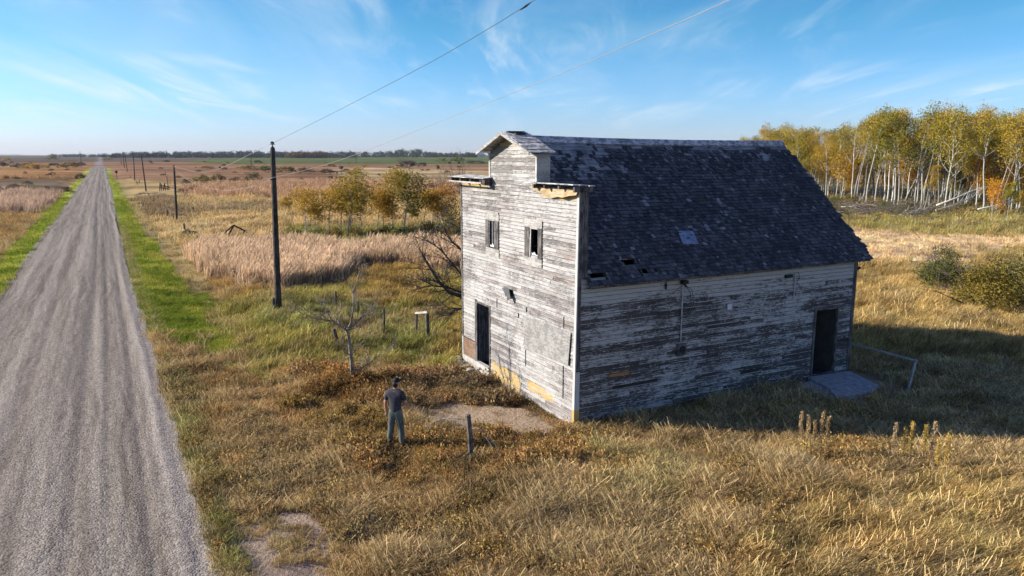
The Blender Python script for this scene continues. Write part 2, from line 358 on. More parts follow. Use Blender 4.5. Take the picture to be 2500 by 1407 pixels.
# ------------------------------------------------------------------ sun and sky
SUN_EL = D2R(24.5); sunh = np.array([-0.993, 0.118])
sv = np.array([sunh[0] * math.cos(SUN_EL), sunh[1] * math.cos(SUN_EL), math.sin(SUN_EL)])
ld = bpy.data.lights.new("sun", 'SUN'); ld.energy = 5.0; ld.angle = D2R(0.5); ld.color = (1.0, 0.93, 0.82)
lo = bpy.data.objects.new("sun", ld); COL.objects.link(lo); lo.rotation_euler = Vector(sv).to_track_quat('Z', 'Y').to_euler(); lo.location = (-40, 10, 60)
w = bpy.data.worlds.new("World"); scene.world = w; w.use_nodes = True; nt = NT(w.node_tree)
for n in list(nt.n): nt.n.remove(n)
sky = nt.new('ShaderNodeTexSky'); sky.sky_type = 'NISHITA'; sky.sun_disc = False; sky.sun_elevation = SUN_EL
sky.sun_rotation = math.atan2(sunh[0], sunh[1]); sky.air_density = 1.0; sky.dust_density = 0.4; sky.ozone_density = 2.5
tc = nt.new('ShaderNodeTexCoord'); dv = tc.outputs['Generated']; X, Y, Z = nt.sep(dv)
SKYS = 0.085
# the sky deepens quickly with height, pale band at the horizon
el = nt.math('MAXIMUM', Z, 0.0)
hs = nt.new('ShaderNodeHueSaturation', inp={'Color': sky.outputs[0], 'Saturation': 1.25, 'Value': 1.0})
tint = nt.new('ShaderNodeValToRGB'); nt.l.new(el, tint.inputs[0]); e = tint.color_ramp.elements
for k in range(3): e.new(0.5)
for i, (p, c) in enumerate([(0.0, (0.72, 0.86, 1.62)), (0.06, (0.62, 0.85, 1.32)), (0.16, (0.44, 0.83, 1.01)), (0.34, (0.20, 0.69, 0.90)), (0.60, (0.145, 0.34, 0.98))]):
    e[i].position = p; e[i].color = (*c, 1)
skyc = nt.mix(1.0, hs.outputs[0], tint.outputs[0], 'MULTIPLY')
# cirrus on a high plane
den = nt.math('ADD', nt.math('MAXIMUM', Z, 0.0), 0.10)
cx = nt.math('DIVIDE', X, den); cy = nt.math('DIVIDE', Y, den)
cv = nt.new('ShaderNodeCombineXYZ', inp={0: cx, 1: cy, 2: 0.0}).outputs[0]
mp = nt.new('ShaderNodeMapping'); mp.inputs['Rotation'].default_value = (0, 0, D2R(12)); mp.inputs['Scale'].default_value = (1.5, 0.38, 1)
nt.l.new(cv, mp.inputs[0])
wisp = nt.noise(mp.outputs[0], 1.1, 9, 0.62, None, 1.3)
veil = nt.noise(cv, 0.42, 3, 0.5)
cm = nt.math('MULTIPLY', nt.ramp(wisp, 0.44, 0.80), nt.ramp(veil, 0.36, 0.60))
cm = nt.math('MULTIPLY', cm, nt.ramp(Z, 0.01, 0.08)); soft = nt.noise(mp.outputs[0], 0.55, 5, 0.55, None, 0.6); cm = nt.math('ADD', nt.math('MULTIPLY', cm, 0.85), nt.math('MULTIPLY', nt.math('MULTIPLY', nt.ramp(soft, 0.42, 0.75), 0.30), nt.ramp(Z, 0.02, 0.12)), clamp=True)
skyc = nt.mix(cm, skyc, (5.8, 6.4, 6.9))
bg = nt.new('ShaderNodeBackground'); nt.l.new(skyc, bg.inputs[0]); bg.inputs[1].default_value = SKYS
wo = nt.new('ShaderNodeOutputWorld'); nt.l.new(bg.outputs[0], wo.inputs[0])
vs = scene.view_settings; vs.view_transform = 'Standard'; vs.look = 'None'; vs.gamma = 1.0; vs.use_curve_mapping = False; vs.exposure = 0.85
scene.cycles.use_denoising = True; scene.cycles.denoiser = 'OPENIMAGEDENOISE'; scene.cycles.denoising_input_passes = 'RGB_ALBEDO_NORMAL'; scene.cycles.denoising_prefilter = 'ACCURATE'; scene.cycles.use_adaptive_sampling = True; scene.cycles.adaptive_threshold = 0.02; scene.cycles.adaptive_min_samples = 20; scene.cycles.max_bounces = 3; scene.cycles.diffuse_bounces = 1; scene.cycles.transmission_bounces = 1; scene.cycles.glossy_bounces = 1; scene.cycles.caustics_reflective = False; scene.cycles.caustics_refractive = False; scene.cycles.transparent_max_bounces = 8
scene.cycles.sample_clamp_indirect = 4
# ------------------------------------------------------------------ the old store (local x = along the shaded side, local y = along the false front)
W, L = 7.30, 11.14; YM = 3.62
store = empty('old_store', tuple(A0), -YB, 'abandoned two storey wooden store with peeling white false front and dark shingle roof', 'building')
R_ = random.Random(5)
def siding(P, span, z0, z1, ex, openings=(), wob=0.006, maxlen=4.5, sagf=None, skip=0.0):
    mb = MB(); z = z0; row = 0
    while z < z1 - 0.02:
        zt = min(z + ex, z1); zm = (z + zt) / 2
        a0, a1 = span(zm)
        ints = [(a0, a1)]
        for (o0, o1, oz0, oz1) in openings:
            if oz0 <= zm <= oz1:
                new = []
                for (s, e) in ints:
                    if o1 <= s or o0 >= e: new.append((s, e)); continue
                    if o0 > s: new.append((s, o0))
                    if o1 < e: new.append((o1, e))
                ints = new
        for (s, e) in ints:
            p = s
            while p < e - 0.01:
                q = min(e, p + R_.uniform(0.9, maxlen)); 
                if e - q < 0.4: q = e
                r = R_.random(); n = max(1, int((q - p) / 0.5)); base = len(mb.v)
                if R_.random() < skip: p = q; continue
                dz = R_.gauss(0, wob * 0.5); lift = R_.random() < 0.10; tl = R_.uniform(-1, 1) * 0.006
                for i in range(n + 1):
                    a = p + 0.003 + (q - p - 0.006) * i / n
                    zz = z + dz + R_.gauss(0, wob * 0.45) + tl * (i / n - .5); o = 0.024 + R_.gauss(0, 0.0025) + (0.012 if lift and i in (0, n) else 0)
                    sg = sagf(a, zz) if sagf else 0.0
                    mb.v += [tuple(P(a, zz + sg, 0.0)), tuple(P(a, zz + sg, o)), tuple(P(a, zt + 0.012 + sg, 0.006))]
                for i in range(n):
                    b = base + 3 * i
                    mb.f += [(b + 1, b + 4, b + 5, b + 2), (b, b + 3, b + 4, b + 1)]; mb.r += [r, r]; mb.m += [0, 0]
                mb.f += [(base, base + 1, base + 2), (base + 3 * n, base + 3 * n + 1, base + 3 * n + 2)]; mb.r += [r, r]; mb.m += [0, 0]
                p = q
        z += ex; row += 1
    return mb
lean = lambda z: -0.10 * max(0, z) / 6.5 
Pf = lambda a, z, o: (-o, a + (lean(z) * (1 - a / W) if a < W else 0), z)       # front wall, faces -x
Ps = lambda a, z, o: (a, -o, z)                                                  # shaded side, faces -y
Pl = lambda a, z, o: (a, W + o, z)                                               # far side wall
Pr = lambda a, z, o: (L + o, a, z)                                               # rear gable
PR = lambda a, z, o: (-o - 0.001, a, z)
# openings: (along0, along1, z0, z1)
front_open = [(4.80, 5.15, 4.42, 5.28), (2.00, 2.45, 4.45, 5.28), (5.17, 6.24, 0.30, 2.46)]
front_bare = [(6.33, 7.24, 0.34, 0.96), (3.55, 3.95, 3.05, 3.2)]
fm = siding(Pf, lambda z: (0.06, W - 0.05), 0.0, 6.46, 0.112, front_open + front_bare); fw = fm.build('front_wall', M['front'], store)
def upper(z):
    return (2.12, 5.10) if z < 7.40 else (2.12 + (z - 7.40) / 0.52 * 1.5, 5.10 - (z - 7.40) / 0.52 * 1.48)
um = siding(PR, upper, 6.47, 7.90, 0.112); uw = um.build('false_front_gable', M['raised'], store)
# sheathing slabs behind the boards (with the openings left open)
def slab_with_holes(mb, P, a0, a1, z0, z1, holes, th):
    xs = sorted({a0, a1, *[h[0] for h in holes], *[h[1] for h in holes]}); zs = sorted({z0, z1, *[h[2] for h in holes], *[h[3] for h in holes]})
    xs = [x for x in xs if a0 <= x <= a1]; zs = [x for x in zs if z0 <= x <= z1]
    for i in range(len(xs) - 1):
        for j in range(len(zs) - 1):
            xm = (xs[i] + xs[i + 1]) / 2; zm = (zs[j] + zs[j + 1]) / 2
            if any(h[0] < xm < h[1] and h[2] < zm < h[3] for h in holes): continue
            p = P(xs[i], zs[j], -0.004); q = P(xs[i + 1], zs[j + 1], -th)
            mb.box(min(p[0], q[0]), max(p[0], q[0]), min(p[1], q[1]), max(p[1], q[1]), zs[j], zs[j + 1])
Pf0 = lambda a, z, o: (-o, a, z)
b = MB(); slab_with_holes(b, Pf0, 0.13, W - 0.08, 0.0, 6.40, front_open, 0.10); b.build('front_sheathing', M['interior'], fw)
b = MB(); b.box(0.006, 0.10, 2.18, 5.04, 6.41, 7.38); b.build('gable_sheathing', M['interior'], uw)
# shaded side
side_open = [(9.33, 10.36, 0.12, 2.38)]
side_bare = [(1.12, 1.85, 1.23, 1.34), (1.25, 2.85, 0.92, 1.03), (6.1, 7.5, 0.60, 0.72), (10.43, 11.1, 1.08, 1.18), (10.72, 10.9, 1.60, 1.66)]
ztop_side = lambda x: 4.02 - 0.16 * x / L
def sag(a, z): return -0.07 * a / L * (z / 4.0)
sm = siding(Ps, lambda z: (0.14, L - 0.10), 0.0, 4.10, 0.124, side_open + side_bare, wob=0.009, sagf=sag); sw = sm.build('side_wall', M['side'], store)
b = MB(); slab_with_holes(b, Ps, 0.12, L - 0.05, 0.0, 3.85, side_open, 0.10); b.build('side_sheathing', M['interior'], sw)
b = MB(); b.box(1.14, 1.83, -0.006, 0.001, 1.235, 1.335); b.build('bare_board', M['orange_board'], sw)
# loose boards hanging by the gaps
for q_ in (((1.3, -0.05, 1.03), (2.2, -0.03, 0.99)), ((6.2, -0.045, 0.60), (7.7, -0.03, 0.70)), ((6.9, -0.04, 0.76), (8.2, -0.03, 0.72))):
    b = MB(); b.beam(*q_, 0.012, 0.05, up=(0, 0, 1)); b.build('loose_board', M['side'], sw)
lm = siding(Pl, lambda z: (0.06, L - 0.05), 0.0, 4.0, 0.115); lw = lm.build('far_side_wall', M['gable'], store)
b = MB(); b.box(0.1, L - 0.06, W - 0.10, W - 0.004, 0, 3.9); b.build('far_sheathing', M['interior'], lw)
def rspan(z):
    if z < 4.0: return (0.03, W - 0.03)
    k = (z - 4.0) / (7.65 - 4.0); return (0.03 + k * (YM - 0.05), W - 0.03 - k * (W - YM - 0.05))
rm = siding(Pr, rspan, 0.0, 7.6, 0.125); rw = rm.build('rear_wall', M['gable'], store)
b = MB(); b.add([(L - .01, .05, 0), (L - .01, W - .05, 0), (L - .01, W - .05, 3.85), (L - .01, YM, 7.5), (L - .01, .05, 3.85), (L - .1, .05, 0), (L - .1, W - .05, 0), (L - .1, W - .05, 3.85), (L - .1, YM, 7.5), (L - .1, .05, 3.85)],
      [(0, 1, 2, 3, 4), (9, 8, 7, 6, 5), (0, 5, 6, 1), (1, 6, 7, 2), (2, 7, 8, 3), (3, 8, 9, 4), (4, 9, 5, 0)]); b.build('rear_sheathing', M['interior'], rw)
# interior floor, attic floor, partition
b = MB(); b.box(0.12, L - 0.12, 0.12, W - 0.12, 0.02, 0.10); b.build('inner_floor', M['interior'], store)
b = MB(); b.box(0.3, L - 0.12, 0.3, W - 0.12, 3.55, 3.70); b.build('attic_floor', M['interior'], store)
b = MB(); b.box(9.3, 11.0, 1.90, 1.96, 0.10, 3.5); b.build('partition', M['inner_panel'], store)
b = MB(); b.box(2.2, 2.26, 3.0, 7.1, 0.10, 3.5); b.build('partition', M['inner_panel'], store)
# corner boards
cb = MB()
cb.add([(-0.034, -0.02, -0.02), (-0.034, 0.085, -0.02), (-0.034, -0.015, 6.46), (-0.034, -0.115, 6.46), (0.0, -0.02, -0.02), (0.0, 0.085, -0.02), (0.0, -0.015, 6.46), (0.0, -0.115, 6.46)],
       [(0, 1, 2, 3), (0, 3, 7, 4), (1, 5, 6, 2), (4, 7, 6, 5), (0, 4, 5, 1), (3, 2, 6, 7)])
cb.build('corner_board', M['corner'], store)
b = MB(); b.add([(0.003, -0.03, -0.02), (0.13, -0.03, -0.02), (0.13, -0.03, 1.55), (0.003, -0.03, 1.55), (0.003, 0, -0.02), (0.13, 0, -0.02), (0.13, 0, 1.55), (0.003, 0, 1.55)], [(0, 1, 2, 3), (1, 5, 6, 2), (3, 2, 6, 7), (0, 3, 7, 4)])
b.build('corner_board', M['corner'], store)
b = MB(); b.box(0.003, 0.125, -0.034, 0.002, 1.58, 4.1); b.build('corner_board', M['trim_bare'], store)
b = MB(); b.box(L - 0.10, L + 0.03, -0.035, 0.0, 0.0, 3.85); b.build('corner_board', M['trim_bare'], store)
b = MB(); b.box(L + 0.032, L + 0.055, -0.033, 0.10, 0.0, 3.85); b.build('corner_board', M['trim_bare'], store)
b = MB(); b.box(-0.034, 0.0, W - 0.055, W + 0.03, 0.97, 6.44); b.build('corner_board', M['trim_bare'], store)
b = MB(); b.box(-0.032, 0.09, W + 0.033, W + 0.055, 0.3, 6.44); b.build('corner_board', M['trim_bare'], store)
b = MB(); b.box(-0.036, -0.002, W - 0.05, W + 0.03, 0.05, 0.965); b.build('corner_board', M['trim_white'], store)
for q_ in ((5.045, 5.13, 7.40), (2.085, 2.17, 7.36)):
    b = MB(); b.box(-0.035, 0.0, q_[0], q_[1], 6.60, q_[2]); b.build('corner_board', M['trim_white'], store)
# return (thickness) of the false front: shoulder and raised centre, right and left
for q_ in ((0.003, 0.14, -0.095, 0.04, 4.12, 6.42, 0.3), (0.145, 0.28, -0.085, 0.04, 4.15, 6.42, 0.7), (0.003, 0.28, W - 0.02, W + 0.02, 4.1, 6.42, .5)):
    b = MB(); b.box(*q_); b.build('false_front_return', M['trim_bare'], store)
for q_ in ((0.003, 0.42, 2.10, 2.135, 6.5, 7.36), (0.003, 0.42, 5.06, 5.10, 6.5, 7.38)):
    b = MB(); b.box(*q_); b.build('gable_return', M['trim_pale'], store)
# back of the false front above the roof
b = MB(); b.add([(0.28, 0.04, 4.25), (0.28, YM - 0.3, 7.30), (0.28, 2.15, 7.30), (0.28, 2.15, 6.42), (0.28, 0.04, 6.42)], [(0, 1, 2, 3, 4)])
b.add([(0.28, W - 0.04, 4.25), (0.28, YM + 0.3, 7.30), (0.28, 5.04, 7.30), (0.28, 5.04, 6.42), (0.28, W - 0.04, 6.42)], [(4, 3, 2, 1, 0)])
b.box(0.10, 0.28, 2.14, 5.05, 7.0, 7.36); b.build('false_front_back', M['sheath'], store)
# shoulder caps: left (open dark cornice), right (broken, yellow board peeling away)
cap = MB(); y0, y1 = 4.88, 7.70
for k, (xa, xb) in enumerate([(-0.36, -0.20), (-0.197, -0.03), (-0.027, 0.15), (0.153, 0.32)]):
    cap.add([(xa, y0 + .02 * k, 6.60 + .012 * k), (xb, y0 + .02 * k, 6.612 + .012 * k), (xb, y1, 6.612 + .012 * k), (xa, y1 - .03 * k, 6.60 + .012 * k),
             (xa, y0 + .02 * k, 6.625 + .012 * k), (xb, y0 + .02 * k, 6.637 + .012 * k), (xb, y1, 6.637 + .012 * k), (xa, y1 - .03 * k, 6.625 + .012 * k)],
            [(0, 3, 2, 1), (4, 5, 6, 7), (0, 1, 5, 4), (1, 2, 6, 5), (2, 3, 7, 6), (3, 0, 4, 7)], R_.random())
cl = cap.build('shoulder_cap', M['trim_horiz'], store)
b = MB(); b.box(-0.33, -0.30, 5.1, 7.66, 6.44, 6.485); b.build('fascia', M['trim_white'], cl)
for q_ in [(-0.30, 0.0, yy, yy + 0.05, 6.46, 6.598) for yy in (5.2, 5.95, 6.75, 7.5)] + [(-0.29, 0.01, 4.92, 5.12, 6.40, 6.598), (-0.03, 0.3, 5.13, 7.36, 6.47, 6.598)]:
    b = MB(); b.box(*q_); b.build('lookout', M['trim_bare'], cl)
cap = MB(); y0, y1 = -0.27, 2.35
for k, (xa, xb) in enumerate([(-0.30, -0.14), (-0.137, 0.03), (0.033, 0.19), (0.193, 0.36)]):
    ya = y0 + [0.05, 0, 0.1, 0.02][k]; yb_ = y1 - [0.0, 0.15, 0.28, 0.3][k]; zb = 6.58 - .012 * k
    cap.add([(xa, ya, zb), (xb, ya, zb), (xb, yb_, zb - .01), (xa, yb_, zb - .01), (xa, ya, zb + .025), (xb, ya, zb + .025), (xb, yb_, zb + .015), (xa, yb_, zb + .015)],
            [(0, 3, 2, 1), (4, 5, 6, 7), (0, 1, 5, 4), (1, 2, 6, 5), (2, 3, 7, 6), (3, 0, 4, 7)], R_.random())
cr_ = cap.build('shoulder_cap', M['trim_horiz'], store)
for q_ in [(-0.24, 0.0, yy, yy + 0.06, zz, 6.535) for yy, zz in ((-0.2, 6.40), (0.55, 6.46), (1.3, 6.45), (1.9, 6.43))] + [(0.003, 0.30, -0.24, -0.11, 6.40, 6.53)]:
    b = MB(); b.box(*q_); b.build('lookout', M['trim_bare'], cr_)
# ragged yellow frieze board hanging out from the wall
pts = [(-0.10, 6.44), (0.2, 6.40), (0.45, 6.43), (0.8, 6.38), (1.15, 6.42), (1.5, 6.36), (1.85, 6.42), (2.28, 6.47)]; low = [(-0.10, 6.30), (0.2, 6.27), (0.5, 6.21), (0.8, 6.22), (1.2, 6.16), (1.5, 6.20), (1.9, 6.30), (2.28, 6.42)]
b = MB(); vs = []
for i in range(8): vs += [(-0.05, pts[i][0], pts[i][1] + 0.05), (-0.12 - 0.05 * math.sin(i), low[i][0], low[i][1] + 0.02), (-0.035, pts[i][0], pts[i][1] + 0.05), (-0.105 - 0.05 * math.sin(i), low[i][0], low[i][1] + 0.02)]
fs = []
for i in range(7): c = 4 * i; fs += [(c, c + 4, c + 5, c + 1), (c + 2, c + 3, c + 7, c + 6), (c + 1, c + 5, c + 7, c + 3), (c, c + 2, c + 6, c + 4)]
b.add(vs, fs); tag(b.build('frieze_board', M['yellow_board'], cr_), 'ragged yellow frieze board')
# little gable roof on the false front
def plank_roof(name, ys, zs, ye, ze, x0, x1, mat, n, parent, thick=0.03):
    b = MB(); d = np.array([0, ye - ys, ze - zs]); ln = np.linalg.norm(d); d = d / ln; nrm = np.cross(d, [1, 0, 0]); nrm = nrm if nrm[2] > 0 else -nrm
    for k in range(n):
        a = ln * k / n; e = ln * (k + 1) / n - 0.004; off = nrm * (0.004 * R_.random() + 0.01 * (k % 2))
        p = np.array([0, ys, zs]) + d * (a + e) / 2 + off
        b.obox((p[0] + (x0 + x1) / 2 + R_.uniform(-.02, .02), p[1], p[2]), ((x1 - x0) / 2, 0, 0), d * (e - a) / 2, nrm * thick / 2, R_.random())
    return b.build(name, mat, parent)
gr1 = plank_roof('gable_roof', 1.96, 7.42, 3.62, 8.00, -0.34, 0.50, M['trim_horiz'], 11, store)
gr2 = plank_roof('gable_roof', 5.34, 7.42, 3.66, 8.00, -0.34, 0.50, M['trim_horiz'], 11, store)
b = MB(); b.beam((-0.385, 1.80, 7.39), (-0.385, 3.66, 8.045), 0.025, 0.11, up=(-1, 0, 0.001)); b.build('rake_board', M['trim_pale'], gr1)
b = MB(); b.beam((-0.385, 5.50, 7.39), (-0.385, 3.66, 8.045), 0.025, 0.11, up=(-1, 0, 0.001)); b.build('rake_board', M['trim_pale'], gr2)
# beam() with up along x puts the 0.11 side across x: rebuild as tall boards
for o_, y_ in ((gr1.children[0], 1.94), (gr2.children[0], 5.36)):
    bb = MB(); sg = 1 if y_ < 3 else -1
    bb.add([(-0.38, y_, 7.34), (-0.38, 3.64, 7.925), (-0.38, 3.64, 8.015), (-0.38, y_, 7.43), (-0.35, y_, 7.34), (-0.35, 3.64, 7.925), (-0.35, 3.64, 8.015), (-0.35, y_, 7.43)],
           [(0, 1, 2, 3), (4, 7, 6, 5), (0, 4, 5, 1), (3, 2, 6, 7), (0, 3, 7, 4), (1, 5, 6, 2)])
    me = bpy.data.meshes.new('rake_board'); me.from_pydata(bb.v, [], bb.f); me.materials.append(M['trim_pale']); o_.data = me
b = MB(); b.box(-0.2, 0.35, 3.50, 3.62, 8.015, 8.04, .4); b.box(0.0, 0.45, 3.625, 3.76, 8.02, 8.045, .8); b.box(-0.05, 0.30, 3.3, 3.48, 7.95, 7.98, .2); b.build('ridge_shingles', M['shingle'], gr1)
# windows (boarded frames with narrow broken openings)
def window(op, trims, name='window'):
    g = MB(); r0 = []
    (xa, xb, za, zb) = op
    w_ = empty(name, (0, 0, 0)); w_.parent = store
    for nm, (a0, a1, z0, z1), mt, o in trims:
        b = MB(); b.box(-0.028 - o, -0.004 - o + 0.0, a0, a1, z0, z1, R_.random()); b.build(nm, M[mt], w_)
    b = MB(); b.box(0.0, 0.10, xa - 0.02, xa + 0.0, za, zb); b.box(0.0, 0.10, xb, xb + 0.02, za, zb); b.build('reveal', M['trim_bare'], w_)
    return w_
w1 = window(front_open[0], [('header', (4.46, 5.40, 5.285, 5.50), 'trim_pale', .004), ('sill_board', (4.46, 5.40, 4.12, 4.385), 'trim_pale', .004),
    ('jamb', (5.16, 5.40, 4.39, 5.28), 'trim_bare', .006), ('jamb', (4.50, 4.79, 4.39, 5.28), 'trim_bare', .010), ('strip', (4.44, 4.495, 4.12, 5.56), 'cable', .002)])  # strip: shadow along the window's right edge, modelled as a dark piece
b = MB(); b.add([(-0.0, 4.81, 4.43), (0.0, 5.14, 4.43), (0.0, 5.10, 4.50), (0.0, 5.02, 4.47), (0.0, 4.96, 4.56), (0.0, 4.88, 4.49), (0.0, 4.84, 4.60), (-0.0, 4.81, 4.62)], [tuple(range(8))]); b.build('torn_lining', M['white_box'], w1)
b = MB(); b.box(0.02, 0.05, 4.99, 5.03, 4.43, 5.27); b.build('sash', M['metal'], w1)
w2 = window(front_open[1], [('header', (1.78, 2.78, 5.285, 5.52), 'trim_pale', .004), ('sill_board', (1.78, 2.78, 4.15, 4.40), 'trim_pale', .004),
    ('jamb', (2.50, 2.78, 4.405, 5.28), 'trim_bare', .006), ('jamb', (1.80, 2.00, 4.405, 5.28), 'trim_bare', .010), ('strip', (1.74, 1.795, 4.15, 5.50), 'cable', .002)])  # strip again models the trim's shadow as a dark piece
b = MB(); b.add([(0.0, 2.01, 4.46), (0.0, 2.44, 4.46), (0.0, 2.42, 4.60), (0.0, 2.36, 4.52), (0.0, 2.25, 4.58), (0.0, 2.15, 4.50), (0.0, 2.05, 4.52)], [tuple(range(7))]); b.build('torn_lining', M['white_box'], w2)
b = MB(); b.beam((-0.03, 2.455, 4.42), (-0.03, 2.40, 5.30), 0.02, 0.045, up=(0, 1, 0)); b.box(-0.045, -0.02, 2.0, 2.46, 5.245, 5.283); b.build('sash', M['trim_white'], w2)
# front doorway
dw = empty('doorway', (0, 0, 0)); dw.parent = store
b = MB(); b.box(-0.04, 0.02, 6.10, 6.26, 0.30, 2.50, .3); b.box(-0.04, 0.02, 5.10, 5.17, 0.10, 2.46, .5); b.box(-0.04, 0.02, 5.17, 6.10, 2.40, 2.46, .4); b.build('door_frame', M['trim_bare'], dw)
b = MB(); b.add([(0.03, 6.09, 0.32), (0.55, 5.97, 0.32), (0.55, 5.97, 2.38), (0.03, 6.09, 2.38), (0.03, 6.05, 0.32), (0.55, 5.93, 0.32), (0.55, 5.93, 2.38), (0.03, 6.05, 2.38)], [(0, 1, 2, 3), (7, 6, 5, 4), (0, 3, 7, 4), (1, 5, 6, 2), (3, 2, 6, 7)]); b.build('inner_door', M['trim_bare'], dw)
b = MB(); b.box(-0.06, 0.0, 5.15, 7.27, 0.16, 0.325, .6); b.box(-0.05, 0.0, 5.15, 7.27, 0.0, 0.155, .2); b.box(-0.10, 0.05, 5.17, 6.1, 0.328, 0.35, .2); b.build('threshold', M['trim_white'], dw)
b = MB()
for k, (za, zb) in enumerate([(0.335, .53), (.535, .74), (.745, .955)]): b.box(-0.012, -0.001, 6.27, 7.235, za, zb, k / 3)
tag(b.build('bare_panel', M['brown_board'], store), 'brown sheathing where the siding is gone')
# plywood over the shop window, with old trim lines
b = MB(); b.add([(-0.055, 0.17, 2.62), (-0.055, 2.80, 2.58), (-0.055, 2.76, 1.60), (-0.075, 0.25, 1.70), (-0.040, 0.17, 2.62), (-0.040, 2.80, 2.58), (-0.040, 2.76, 1.60), (-0.060, 0.25, 1.70)],
      [(3, 2, 1, 0), (4, 5, 6, 7), (0, 1, 5, 4), (1, 2, 6, 5), (2, 3, 7, 6), (3, 0, 4, 7)]); tag(b.build('plywood_sheet', M['plywood'], store), 'grey plywood nailed over the shop window')
for q_ in ((0.55, 0.575, 0.66, 1.60), (0.56, 0.58, 2.66, 3.0), (2.70, 2.72, 1.05, 1.55), (2.64, 2.68, 2.72, 2.88), (3.14, 3.18, 2.45, 2.60), (4.6, 4.62, 2.5, 2.8)):
    b = MB(); b.box(-0.036, -0.026, *q_); b.build('trim_seam', M['cable'], store)
# torn tin flap
b = MB(); b.add([(-0.03, 4.27, 3.20), (-0.06, 3.95, 3.26), (-0.12, 3.60, 3.30), (-0.16, 3.42, 3.02), (-0.20, 3.56, 2.92), (-0.17, 3.66, 3.05), (-0.14, 3.80, 3.0), (-0.10, 3.95, 3.12)], [(0, 1, 7), (1, 2, 5, 6), (1, 6, 7), (2, 3, 4, 5)])
b.add([(-0.035, 4.27, 3.205), (-0.065, 3.95, 3.265), (-0.125, 3.60, 3.305), (-0.165, 3.42, 3.025), (-0.205, 3.56, 2.925), (-0.175, 3.66, 3.055), (-0.145, 3.80, 3.005), (-0.105, 3.95, 3.125)], [(0, 7, 1), (1, 6, 5, 2), (1, 7, 6), (2, 5, 4, 3)])
tag(b.build('torn_flap', M['darkmetal'], store), 'torn dark tin flap sticking out of the wall')
